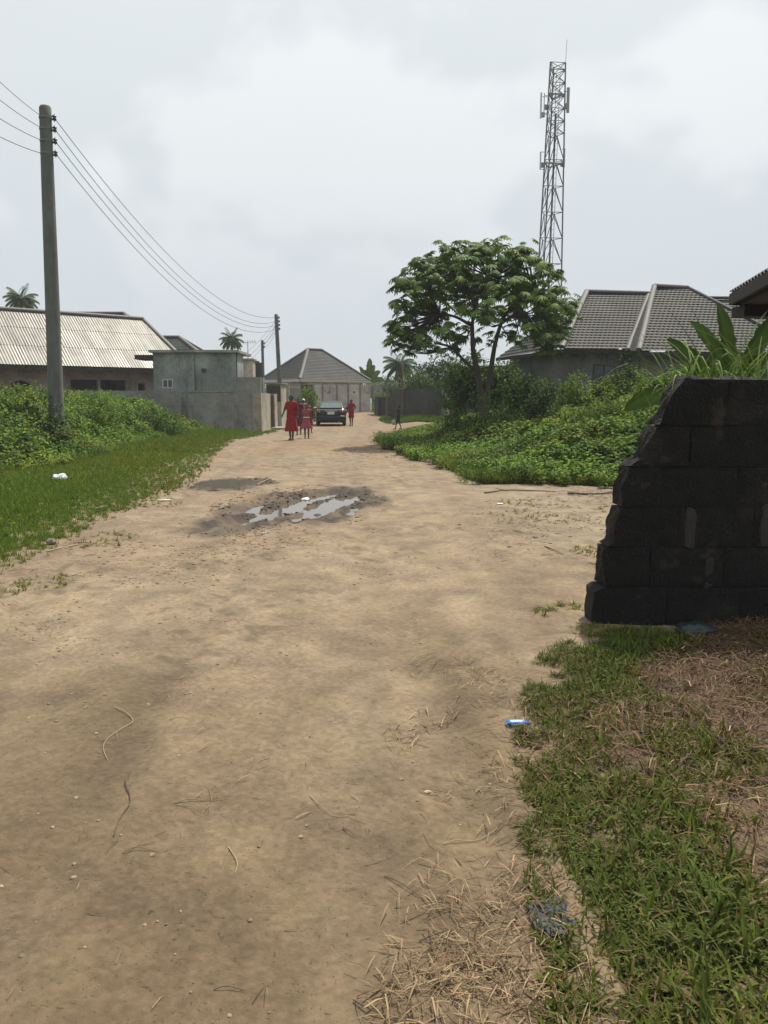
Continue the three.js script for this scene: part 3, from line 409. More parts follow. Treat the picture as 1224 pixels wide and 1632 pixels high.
// --- weeds: mounds of leafy shoots
const leftTop = (x, D) => { const e = edgeDist(x, D, LAWN), inn = smooth(1.8, 5.5, e) * smooth(13.5, 19, D); const f = smooth(-4.5, -13.5, x); return inn * (0.42 + 1.35 * f) * (0.3 + 1.25 * fbm2(x * 0.6, D * 0.55, 4, 83)) * smooth(60, 30, D); };
const rightTop = (x, D) => { const e = edgeDist(x, D, WEEDS); return (0.13 + 0.235 * Math.min(e, 8.5) * mixn(0.45, 1, smooth(-0.5, 3, x))) * (0.3 + 1.35 * fbm2(x * 0.75, D * 0.6, 4, 84)); };
function weeds(name, label, poly, top, bx, bd, count, seed, skip) {
  const r = rng(seed), broad = [], fine = [];
  for (let k = 0; k < count * 6 && broad.length + fine.length < count; k++) { const D = bd[0] + r() * (bd[1] - bd[0]), x = bx[0] + r() * (bx[1] - bx[0]), jx = (fbm2(x * 1.4, D * 1.1, 3, 88) - 0.5) * 2.2; if (!inPoly(x + jx, D + jx * 1.3, poly) || skip(x, D)) continue; const t = top(x, D); if (t < 0.11) continue;
    const y = Math.max(0, t - 0.36) * (1 - Math.pow(r(), 2) * 0.75), k2 = (0.45 + 0.8 * r()) * (0.55 + 0.95 * fbm2(x * 1.1, D * 0.9, 3, 86)), yl = fbm2(x * 0.7, D * 0.7, 3, 85), hue = smooth(0.5, 0.72, yl) * 0.5;
    (n2(x * 0.5, D * 0.5, 87) > 0.70 ? fine : broad).push([x, H(x, D) - 0.03 + y, -D, (0.7 + 0.6 * r()) * clamp(0.42 + t * 1.3, 0.4, 1), [k2 * (1 + hue), k2 * (1 + hue * 0.25), k2], 1]); }
  scatter(name, label, 'weeds', sprigs, weedMat, broad, seed + 1); scatter(name, label + ' with narrow leaves', 'weeds', fineSprigs, grassMat, fine, seed + 2);
}
weeds('undergrowth', 'tall tangled leafy weeds around the concrete pole', LAWN, leftTop, [-24, -4.5], [14, 37.5], 21000, 400, inFence);
weeds('undergrowth', 'low bright green leafy weeds right of the dirt road', WEEDS, rightTop, [-0.4, 14], [13.6, 33], 25000, 420, (x, D) => (x > 6.4 && D > 29) || x > D * 0.48 + 1.5 || (x < 6.4 && D > 34));
{ // grass hem of the right weeds, and the grass past the side path
  const r = rng(21), sp = [];
  for (let k = 0; k < 60000 && sp.length < 11000; k++) { const D = 13.8 + r() * 30, x = -1 + r() * (D * 0.42); if (!inPoly(x, D, WEEDS)) continue; const e = edgeDist(x, D, WEEDS); if (e > 3.2 || r() < e / 3.6) continue; const k2 = 0.75 + 0.5 * r(), dry = smooth(0.35, 0, e) * 0.4; sp.push([x, H(x, D), -D, 0.8 + 0.9 * r(), [k2 * (1 + dry * 0.7), k2, k2]]); }
  for (let k = 0; k < 60000 && sp.length < 17000; k++) { const D = 46 + r() * 16, x = -0.6 + r() * 9; if (!inPoly(x, D, ISLE)) continue; const k2 = 0.75 + 0.5 * r(); sp.push([x, H(x, D), -D, 1.3 + 1.5 * r() * smooth(0, 1.5, edgeDist(x, D, ISLE)), [k2, k2, k2]]); }
  scatter('verge_grass', 'short grass hemming the weeds right of the road', 'grass', lawnTufts, grassMat, sp, 22);
}
// --- near right: broad-bladed grass with dead brown mats
{
  const r = rng(31), g = [], st = [], dead = (x, D) => { const a = P0(x, D); return a; };
  function P0(x, D) { const n = fbm2(x * 1.5, D * 1.2, 3, 91), right = smooth(0.45 + 0.22 * D, 0.7 + 0.27 * D, x + (n - 0.5) * 1.1), band = Math.exp(-Math.pow((D - 3.35 + (n - 0.5)) / 0.42, 2)) * smooth(0.7, 1.2, x); return clamp(Math.max(right * smooth(1.9, 2.6, D), band * 1.0) + (n - 0.42) * 1.1); }
  for (let k = 0; k < 60000 && g.length < 10500; k++) { const D = 1.0 + Math.pow(r(), 0.7) * 4.3, x = 0.3 + r() * 3.4; if (!inPoly(x, D, NEAR)) continue; const e = edgeDist(x, D, NEAR), n = fbm2(x * 3.1, D * 3.1, 3, 92), dd = P0(x, D); if (r() < dd * 0.92 || n < 0.30 * smooth(1.6, 2.8, D) + 0.16 * smooth(0.3, 0, e)) continue; const k2 = (0.7 + 0.6 * r()) * 1.02, yl = r() * 0.3 + dd * 0.4; g.push([x, H(x, D) - 0.004, -D, 0.5 + 0.65 * r() * smooth(-0.1, 0.5, e) , [k2 * (1 + yl), k2, k2]]); }
  scatter('verge_grass', 'broad bladed green grass tufts in front of the broken wall', 'grass', nearTufts, leafMat([0.054, 0.094, 0.012], { transmission: 0.22, roughness: 0.9 }), g, 32);
  // straw: dead stems, dense where the mat lies, scattered on the sand
  const one = seed => { const q = rng(seed), a = acc(), L = 0.12; strip(a.pos, a.idx, a.uv, a.col, V(-L / 2, 0, 0), V(1, 0.25 + 0.3 * q(), (q() - 0.5) * 0.5).normalize(), UP, L, 0.0013 + 0.0034 * q() * q(), 0.9 + q() * 0.5, 4, [1, 1, 1], 0.7, t => 0.7 + 0.5 * Math.sin(t * 7 + q())); return fin(a); };
  const straws = [1, 2, 3, 4, 5, 6].map(i => one(500 + i));
  const push = (x, D, y, s, k) => st.push([x, Hfine(x, D) + y, -D, s, k]);
  const tan = () => { const k = 0.3 + r() * 0.65; return [0.36 * k, 0.25 * k, 0.14 * k]; }, brown = () => { const k = 0.4 + r(); return [0.12 * k, 0.066 * k, 0.036 * k]; };
  for (let k = 0; k < 90000 && st.length < 17000; k++) { const D = 1.2 + Math.sqrt(r()) * 4.0, x = 0.35 + r() * 3.2; if (!inPoly(x, D, NEAR)) continue; const dd = P0(x, D); if (r() > dd * 0.95 + 0.05) continue; push(x, D, r() * 0.07 * dd, 0.6 + r() * 1.3, r() < 0.88 ? brown() : tan()); }
  const clump = (px, py, rx, rd, n, s = 1) => { const c = G(px, py); for (let i = 0; i < n; i++) { const a = r() * 6.28, q = Math.pow(r(), 0.7); push(c.x + Math.cos(a) * rx * q, -c.z + Math.sin(a) * rd * q, 0.002 + r() * 0.018, (0.5 + r() * 0.9) * s, r() < 0.75 ? tan() : brown()); } };
  clump(735, 1560, 0.24, 0.15, 330); clump(665, 1600, 0.13, 0.1, 100); clump(770, 1480, 0.2, 0.16, 120); clump(720, 1420, 0.14, 0.16, 70); clump(840, 1590, 0.24, 0.2, 300); clump(830, 1430, 0.12, 0.25, 170); clump(700, 1500, 0.2, 0.2, 90); clump(655, 1172, 0.11, 0.17, 46, 1.2); clump(690, 1145, 0.12, 0.1, 40, 1.2); clump(790, 1120, 0.2, 0.45, 130, 1.1); clump(780, 1070, 0.3, 0.3, 90); clump(800, 1250, 0.12, 0.5, 150); clump(760, 1300, 0.25, 0.5, 60); clump(700, 1060, 0.3, 0.25, 40, 1.3);
  clump(600, 1300, 1.0, 1.2, 60); clump(300, 1350, 1.0, 1.2, 34); clump(250, 1060, 1.6, 1.2, 40); clump(820, 850, 0.9, 2.6, 160, 2); clump(930, 790, 0.6, 1.4, 160, 2.2); clump(60, 900, 0.9, 0.8, 110, 1.6); clump(220, 830, 0.7, 1.0, 80, 1.8);
  scatter('dead_grass', 'dry brown straw matted on the verge and strewn over sand', 'straw', straws, strawMat, st, 33);
  // sparse tufts on the sandy clearing and along the lawn edge
  const s2 = []; for (const [px, py, n, rx] of [[945, 880, 40, 0.22], [930, 830, 30, 0.35], [840, 825, 60, 0.5], [870, 800, 40, 0.5], [820, 800, 30, 0.3], [905, 968, 12, 0.08], [875, 978, 14, 0.1], [985, 815, 40, 0.3], [75, 925, 40, 0.22], [160, 858, 60, 0.4], [0, 942, 40, 0.2], [250, 800, 40, 0.4], [960, 790, 50, 0.5], ...[940, 965, 990, 1020, 1050, 1080, 1110, 1140, 1170, 1200].map((q, i) => [q, 1006 + (i % 3) * 6, 26, 0.13])]) { const c = G(px, py); for (let i = 0; i < n; i++) { const a = r() * 6.28, q = Math.sqrt(r()) * rx, x = c.x + Math.cos(a) * q, D = -c.z + Math.sin(a) * q * 1.5, k = 0.7 + r() * 0.5; s2.push([x, Hfine(x, D) - 0.003, -D, 0.35 + 0.45 * r(), [k * 1.35, k, k]]); } }
  scatter('sparse_grass', 'thin dry tufts of grass on the sand by the wall', 'grass', nearTufts, grassMat, s2, 34);
}
{ // crumbly clods of trodden soil
  const r = rng(45), g = new THREE.IcosahedronGeometry(0.016, 1), p = g.attributes.position; for (let i = 0; i < p.count; i++) { const k = 0.55 + 0.9 * n3(p.getX(i) * 90 + 3, p.getY(i) * 90, p.getZ(i) * 90); p.setXYZ(i, p.getX(i) * k * 1.3, p.getY(i) * k * 0.55, p.getZ(i) * k); } g.computeVertexNormals();
  const sp = []; const zones = [[80, 1000, 1.3, 0.8, 700, 0.6], [380, 855, 0.9, 1.2, 700, 1], [300, 900, 0.9, 1.0, 450, 0.8], [480, 800, 1.3, 2.6, 1500, 1.5], [370, 770, 0.9, 1.2, 300, 1.5], [150, 870, 0.7, 0.6, 350, 1], [550, 880, 1.2, 1.5, 300, 0.8], [870, 830, 1.2, 2.5, 500, 1.1], [250, 1120, 0.5, 0.35, 160, 0.45], [640, 720, 1.6, 5, 400, 2]];
  for (const [px, py, rx, rd, n, s] of zones) { const c = G(px, py); for (let i = 0; i < n; i++) { const a = r() * 6.28, q = Math.pow(r(), 0.75), x = c.x + Math.cos(a) * rx * q, D = -c.z + Math.sin(a) * rd * q, w = wet(x, D); if (inPoly(x, D, LAWN) || inPoly(x, D, WEEDS) || Hfine(x, D) < WATER + H(x, D) + 0.006 || fbm2(x * 3, D * 2, 2, 46) < 0.45) continue; const t = mixn(0.17 + r() * 0.08, 0.055 + r() * 0.03, w); sp.push([x, Hfine(x, D) + 0.001, -D, (0.25 + Math.pow(r(), 2.5) * 1.2) * s, [t, t * 0.71, t * 0.45]]); } }
  scatter('soil_clods', 'crumbly brown clods of soil lying on the dirt road', 'clods', [g], new THREE.MeshStandardMaterial({ roughness: 1 }), sp, 47);
}
// small stones and clods on the road
{
  const r = rng(41), g = new THREE.IcosahedronGeometry(0.008, 1), p = g.attributes.position; for (let i = 0; i < p.count; i++) { const k = 0.7 + 0.6 * n3(p.getX(i) * 160, p.getY(i) * 160, p.getZ(i) * 160); p.setXYZ(i, p.getX(i) * k, p.getY(i) * k * 0.6, p.getZ(i) * k); } g.computeVertexNormals();
  const sp = []; for (let k = 0; k < 2200; k++) { const D = 1.3 + Math.pow(r(), 1.6) * 24, x = -0.6 * D + r() * D * 1.2 + (r() - 0.5); if (inPoly(x, D, LAWN) || inPoly(x, D, WEEDS) || inPoly(x, D, NEAR)) continue; const cl = fbm2(x * 1.2, D * 0.9, 3, 95); if (r() > smooth(0.35, 0.7, cl) + 0.1) continue; const t = 0.13 + r() * 0.2, w = r() < 0.012; sp.push([x, Hfine(x, D) + 0.001, -D, Math.pow(r(), 3) * 1.0 + 0.18, w ? [0.6, 0.57, 0.5] : [t, t * 0.76, t * 0.5]]); }
  const m = new THREE.MeshStandardMaterial({ roughness: 0.95 }); scatter('pebbles', 'small pebbles and clods strewn over the dirt road', 'pebbles', [g], m, sp, 42);
}
// ------------------------------------------------------------------ broken block wall
const wallMats = [0, 1, 2].map(i => mat([0.052 + i * 0.011, 0.043 + i * 0.009, 0.034 + i * 0.007], 0.98, { map: grimeMap, bumpMap: roughBump, bumpScale: 0.03 }));
{
  const D = 5.32, O = P(1080, 995, D), t = thing('broken_wall', 'broken blackened concrete block wall ending in rough steps', 'wall', [O.x, 0, O.z]);
  const outline = [[925, 1010], [925, 968], [928, 950], [936, 938], [957, 930], [955, 868], [966, 862], [972, 830], [984, 800], [986, 768], [996, 742], [1000, 736], [1020, 731], [1024, 700], [1044, 672], [1050, 662], [1058, 640], [1076, 614], [1090, 602]].map(([px, py]) => { const p = P(px, py, D); return [p.x - O.x, p.y]; });
  const xl = y => { for (let i = 0; i < outline.length - 1; i++) { const [x0, y0] = outline[i], [x1, y1] = outline[i + 1]; if (y >= y0 && y <= y1) return x0 + (x1 - x0) * (y - y0) / (y1 - y0 || 1); } return y < outline[0][1] ? outline[0][0] : outline[outline.length - 1][0]; };
  const th = 0.225, ch = 0.268, bl = 0.478, jt = 0.014, xr = 2.6, topY = P(1150, 604, D).y, r = rng(51);
  const offs = [0.10, -0.02, 0.16, 0.04, 0.20, -0.06, 0.1];
  function block(x0, x1, y0, y1, row, s) {
    const nx = Math.max(4, Math.round((x1 - x0) / 0.028)), ny = Math.max(4, Math.round((y1 - y0) / 0.028)), g = new THREE.BoxGeometry(1, 1, 1, nx, ny, 6), p = g.attributes.position, top = row === 5;
    for (let i = 0; i < p.count; i++) {
      let u = p.getX(i) + 0.5, v = p.getY(i) + 0.5, w = p.getZ(i) + 0.5, y = y0 + v * (y1 - y0); const rough = xl(clamp(y, 0.02, topY)) + 0.075 * (fbm2(y * 11, w * 3.5, 4, 5) - 0.5), left = Math.max(x0, rough), hit = rough > x0 - 0.01 ? 1 : 0;
      let x = left + u * Math.max(0.012, x1 - left), z = (w - 0.5) * th; const rd = 0.016 + hit * 0.02, ex = Math.min(x - left, x1 - x), ey = Math.min(y - y0, y1 - y), ez = th / 2 - Math.abs(z);
      const cr = (a, b) => a < rd && b < rd ? rd - Math.hypot(rd - a, rd - b) : Math.min(a, b); const soft = 1 - smooth(0, rd, Math.min(ex, ey)); z *= 1 - (row > 3 ? 0.03 : 0.07) * soft * (0.3 + 1.4 * fbm2(x * 5, y * 5, 2, 12));
      const n = fbm3(x * 11 + s, y * 11, z * 11, 4, 6) - 0.5, f = fbm3(x * 45, y * 45 + s, z * 45, 2, 8) - 0.5; x += n * 0.014 + f * 0.004 - 0 * cr(ex, ez); z += (fbm3(x * 3.5, y * 3.5, z * 3, 3, 14) - 0.5) * 0.05 + n * 0.03 + f * 0.014; if (top && v > 0.5) y += (fbm2(x * 7, z * 9, 4, 77) - 0.45) * 0.075 * (v - 0.5) * 2; else y += n * 0.006;
      p.setXYZ(i, x, y, z);
    }
    g.computeVertexNormals(); return boxUV(g);
  }
  for (let row = 0; row < 6; row++) {
    const y0 = row ? row * ch : -0.02, y1 = row === 5 ? topY : (row + 1) * ch - jt, lo = Math.min(xl(y0 + 0.01), xl(y1 - 0.01), xl((y0 + y1) / 2));
    for (let x = -1.2 + offs[row]; x < xr; x += bl + jt) { const a = x, b = x + bl; if (b < lo + 0.06) continue; part(t, 'block', block(Math.max(a, lo - 0.005), Math.max(b, lo + 0.1), y0, y1, row, r() * 40), wallMats[(r() * 3) | 0]); }
  }
  // mortar: a slightly recessed core with the same broken outline, a few smears squeezed out between blocks
  const sh = new THREE.Shape(); outline.forEach(([x, y], i) => i ? sh.lineTo(x + 0.05, y - 0.012) : sh.moveTo(x + 0.05, 0)); sh.lineTo(xr, topY - 0.03); sh.lineTo(xr, 0); const cg = new THREE.ExtrudeGeometry(sh, { depth: th - 0.03, bevelEnabled: false }); cg.translate(0, 0, -(th - 0.03) / 2); part(t, 'mortar', boxUV(cg), mat([0.05, 0.046, 0.042], 0.95, { map: grimeMap }));
  const sm = mat([0.044, 0.039, 0.033], 0.95, { map: plasterMap, bumpMap: roughBump, bumpScale: 0.01 });
  for (const [px, py, w, h] of [[1090, 838, 13, 60], [1119, 906, 11, 46], [1208, 832, 14, 62]]) { const c = P(px, py, D), k = D / F / 2, s2 = new THREE.Shape(), N = 40; for (let i = 0; i < N; i++) { const a = i / N * 6.283, q = 0.45 + 1.1 * fbm2(Math.cos(a) * 2.2 + px, Math.sin(a) * 2.6, 3, 3), X = Math.sign(Math.cos(a)) * Math.pow(Math.abs(Math.cos(a)), 0.6) * w * k * q, Y = Math.sign(Math.sin(a)) * Math.pow(Math.abs(Math.sin(a)), 0.6) * h * k * (0.6 + 0.4 * q); i ? s2.lineTo(X, Y) : s2.moveTo(X, Y); } const g = new THREE.ExtrudeGeometry(s2, { depth: 0.03, bevelSize: 0.006, bevelThickness: 0.008, bevelSegments: 2 }); g.translate(c.x - O.x, c.y, th / 2 - 0.026); part(t, 'mortar_smear', boxUV(g), sm); }
}
// ------------------------------------------------------------------ poles and wires
const wireMat = mat([0.05, 0.05, 0.055], 0.6), poleMat = mat([0.15, 0.155, 0.145], 0.9, { map: plasterMap, bumpMap: roughBump, bumpScale: 0.006 }), insMat = mat([0.02, 0.018, 0.03], 0.4);
function wire(name, label, a, b, sag, r, group) { const pts = []; for (let i = 0; i <= 24; i++) { const t = i / 24; pts.push(a.clone().lerp(b, t).setY(mixn(a.y, b.y, t) - sag * 4 * t * (1 - t))); } return tag(part(scene, name, tube(pts, r, 4, 40), wireMat), label, 'wire', group); }
const P1 = { D: 22.5, top: P(72, 172, 22.5), base: P(92, 720, 22.5) }, P2 = { D: 51, top: P(440, 502, 51), base: P(449, 676, 51) };
function pole(label, p, r0, r1, insY, insX) {
  const b = V(p.base.x, -0.1, p.base.z), L = p.top.y + 0.1, t = thing('utility_pole', label, 'pole', [b.x, b.y, b.z]);
  const lean = p.top.x - p.base.x, prof = []; for (let i = 0; i <= 14; i++) prof.push(V(lean * i / 14, L * i / 14, 0)); part(t, 'shaft', tube(prof, k => r0 + (r1 - r0) * k, 16, 28), poleMat);
  part(t, 'top_cap', new THREE.CylinderGeometry(r1 * 0.82, r1, 0.05, 16).translate(lean, L + 0.02, 0), poleMat);
  for (const [i, y] of insY.entries()) { const x = lean * y / L + insX, br = part(t, 'bracket', mergeGeometries([bar(V(x - insX, y + 0.06, 0), V(x, y + 0.04, 0), 0.012), bar(V(x - insX, y - 0.06, 0), V(x, y - 0.04, 0), 0.012), bar(V(x, y - 0.1, 0), V(x, y + 0.1, 0), 0.01)]), M.metal); const g = new THREE.LatheGeometry([[0.001, -0.06], [0.05, -0.06], [0.055, -0.025], [0.03, 0], [0.055, 0.025], [0.05, 0.06], [0.001, 0.06]].map(q => new THREE.Vector2(...q)), 12); g.translate(x, y, 0); part(t, 'insulator', g, insMat); }
  for (const y of insY) part(t, 'band', new THREE.CylinderGeometry(r1 + 0.018, r1 + 0.018, 0.04, 16, 1, true).translate(lean * y / L, y, 0), M.metal);
  return { t, ins: insY.map(y => V(b.x + lean * y / L + insX, b.y + y, b.z)) };
}
const yAt = (px, py, D) => P(px, py, D).y + 0.1;
const A1 = pole('tall round concrete utility pole standing in the left weeds', P1, 0.215, 0.155, [188, 206, 225, 245].map(y => yAt(85, y, 22.5)), 0.235), A2 = pole('slim concrete utility pole behind the entrance gate', P2, 0.16, 0.11, [506, 512, 518, 524].map(y => yAt(441, y, 51)), 0.17);
const wireY = [511, 526, 533, 541];
A1.ins.forEach((a, i) => { const e = V(A2.ins[i].x - 0.1, A2.ins[i].y + 0.02, A2.ins[i].z); wire('power_line', ['topmost', 'second', 'third', 'lowest'][i] + ' power line sagging between the tall and slim concrete poles', a, e, [1.55, 1.75, 1.72, 1.75][i], 0.011, 'lines between the concrete poles'); });
[[-70, 60], [-70, 100], [-70, 140], [-70, 178]].forEach(([px, py], i) => wire('power_line', ['topmost', 'second', 'third', 'lowest'][i] + ' power line left of the tall concrete pole', V(A1.ins[i].x - 0.25, A1.ins[i].y - 0.02, A1.ins[i].z), P(px, py, 17), 0.1, 0.009, 'lines left of the tall pole'));
{ // smaller pole behind and service drops
  const p = { top: P(418, 543, 62), base: P(421, 660, 62) }, s = pole('short concrete pole behind the slim one, beside water tank', p, 0.13, 0.1, [547, 553].map(y => yAt(418, y, 62)), 0.15);
  const h = P2.top; for (const [i, [px, py, D]] of [[388, 566, 55], [390, 574, 55], [392, 580, 55]].entries()) wire('service_line', ['upper', 'middle', 'lower'][i] + ' service cable from the slim pole to the tank room', V(h.x, h.y - 0.3 - i * 0.28, h.z), P(px, py, D), 0.15, 0.01, 'service cables by the gate');
  for (let i = 0; i < 2; i++) wire('service_line', ['upper', 'lower'][i] + ' cable joining slim pole and short pole', V(h.x, h.y - 0.5 - i * 0.4, h.z), s.ins[i], 0.25, 0.01, 'cables between slim and short poles');
  const t = thing('antenna_mast', 'thin mast with television antenna above the tank room', 'antenna', [P(396, 600, 57).x, 0, -57]), y = P(396, 545, 57).y; part(t, 'mast', bar(V(0, 0, 0), V(0, y, 0), 0.025), M.metal); const el = [bar(V(-0.55, y - 0.05, 0), V(0.6, y + 0.02, 0), 0.014)]; for (let i = 0; i < 7; i++) el.push(bar(V(-0.5 + i * 0.17, y - 0.05 + i * 0.01 - 0.13, -0.2), V(-0.5 + i * 0.17, y - 0.05 + i * 0.01 + 0.13, 0.2), 0.01, 4)); part(t, 'antenna', mergeGeometries(el), M.metal);
  for (const [px, top, bot, D, lab] of [[616, 612, 652, 57, 'short pale post beside the low black enclosure'], [641, 566, 654, 54, 'tall thin wooden post beside the dark roadside wall']]) { const a = P(px, bot, D), b = P(px + 1, top, D), g = thing('wooden_post', lab, 'post', [a.x, rise(a.x, D) - 0.1, a.z]); part(g, 'post', tube([V(0, 0, 0), V(0.02, b.y * 0.5, 0), V(b.x - a.x, b.y - rise(a.x, D), 0)], 0.055, 7), mat([0.2, 0.16, 0.12], 0.9, { map: streakMap })); }
}
// ------------------------------------------------------------------ lattice mast
{
  const D = 92, top = P(887, 102, D), yb = 0, base = P(864, 640, D), t = thing('telecom_tower', 'tall grey lattice telecom tower rising behind the umbrella tree', 'tower', [base.x, 0, -D]), dx = top.x - base.x - 0.0, HT = top.y;
  const half = y => mixn(1.75, 0.86, y / HT), ang = [0.35, 0.35 + 2.094, 0.35 + 4.189].map(a => a + Math.PI * 0.02), node = (k, y) => V(dx * y / HT + Math.cos(ang[k % 3]) * half(y) * 1.12, y, Math.sin(ang[k % 3]) * half(y) * 1.12);
  const tm = mat([0.075, 0.08, 0.09], 0.7), ys = [0]; while (ys[ys.length - 1] < HT - 0.6) { const y = ys[ys.length - 1]; ys.push(Math.min(HT, y + (y < HT * 0.8 ? 2.75 : 1.3))); } ys[ys.length - 1] = HT;
  for (let k = 0; k < 3; k++) part(t, 'leg', bar(node(k, 0), node(k, HT), 0.085, 6), tm);
  for (let i = 0; i < ys.length - 1; i++) { const g = [], a = ys[i], b = ys[i + 1]; for (let k = 0; k < 3; k++) { g.push(bar(node(k, b), node(k + 1, b), 0.04, 4)); if (b < HT * 0.82) { const m = node(k, b).lerp(node(k + 1, b), 0.5); g.push(bar(node(k, a), m, 0.045, 4), bar(node(k + 1, a), m, 0.045, 4)); } else g.push(bar(node(k, a), node(k + 1, b), 0.038, 4), bar(node(k + 1, a), node(k, b), 0.038, 4)); } part(t, 'bracing', mergeGeometries(g), tm); }
  const lad = []; for (const s of [-0.2, 0.2]) lad.push(bar(V(0.25 + s, 0, 0.4), V(dx * 0.97 + 0.2 + s, HT * 0.97, 0.2), 0.03, 4)); for (let y = 1; y < HT * 0.95; y += 0.6) lad.push(bar(V(dx * y / HT + 0.03, y, 0.38), V(dx * y / HT + 0.43, y, 0.38), 0.018, 4)); part(t, 'ladder', mergeGeometries(lad), tm);
  part(t, 'cable_run', bar(V(0.1, 0, 0.2), V(dx * 0.86 + 0.12, HT * 0.86, 0.1), 0.11, 5), mat([0.04, 0.04, 0.045], 0.7));
  part(t, 'lightning_rod', bar(node(0, HT), node(0, HT).add(V(0.1, 2.3, 0)), 0.022, 4), tm);
  const panel = (px, py0, py1, w, m) => { const a = P(px, py0, D), b = P(px, py1, D), y = (a.y + b.y) / 2, x = a.x - base.x, cx = dx * y / HT, q = part(t, 'antenna_panel', box(w, a.y - b.y, 0.16, x, y, 0.25), m); const e = cx + Math.sign(x - cx) * half(y) * 0.9; part(q, 'bracket', mergeGeometries([bar(V(e, y + 0.9, 0.2), V(x, y + 0.9, 0.2), 0.035, 5), bar(V(e, y - 0.9, 0.2), V(x, y - 0.9, 0.2), 0.035, 5)]), tm); return q; };
  const pm = mat([0.42, 0.43, 0.44], 0.6), pk = mat([0.2, 0.2, 0.2], 0.6); panel(905, 141, 181, 0.3, pk); panel(862, 149, 190, 0.16, pm); panel(867, 150, 185, 0.08, pm); panel(899, 238, 268, 0.14, pm); panel(861, 243, 271, 0.14, pm);
  for (const [px, py] of [[901, 170], [869, 172], [865, 184], [864, 264], [895, 262]]) { const c = P(px, py, D); part(t, 'radio_unit', box(0.34, 0.5, 0.25, c.x - base.x, c.y, 0.2), pk); }
  for (const py of [152, 262]) { const y = P(880, py, D).y, g = []; for (let k = 0; k < 3; k++) g.push(bar(node(k, y).multiply(V(1, 1, 1)), node(k + 1, y), 0.09, 4)); part(t, 'ring_beam', mergeGeometries(g), pk); }
}
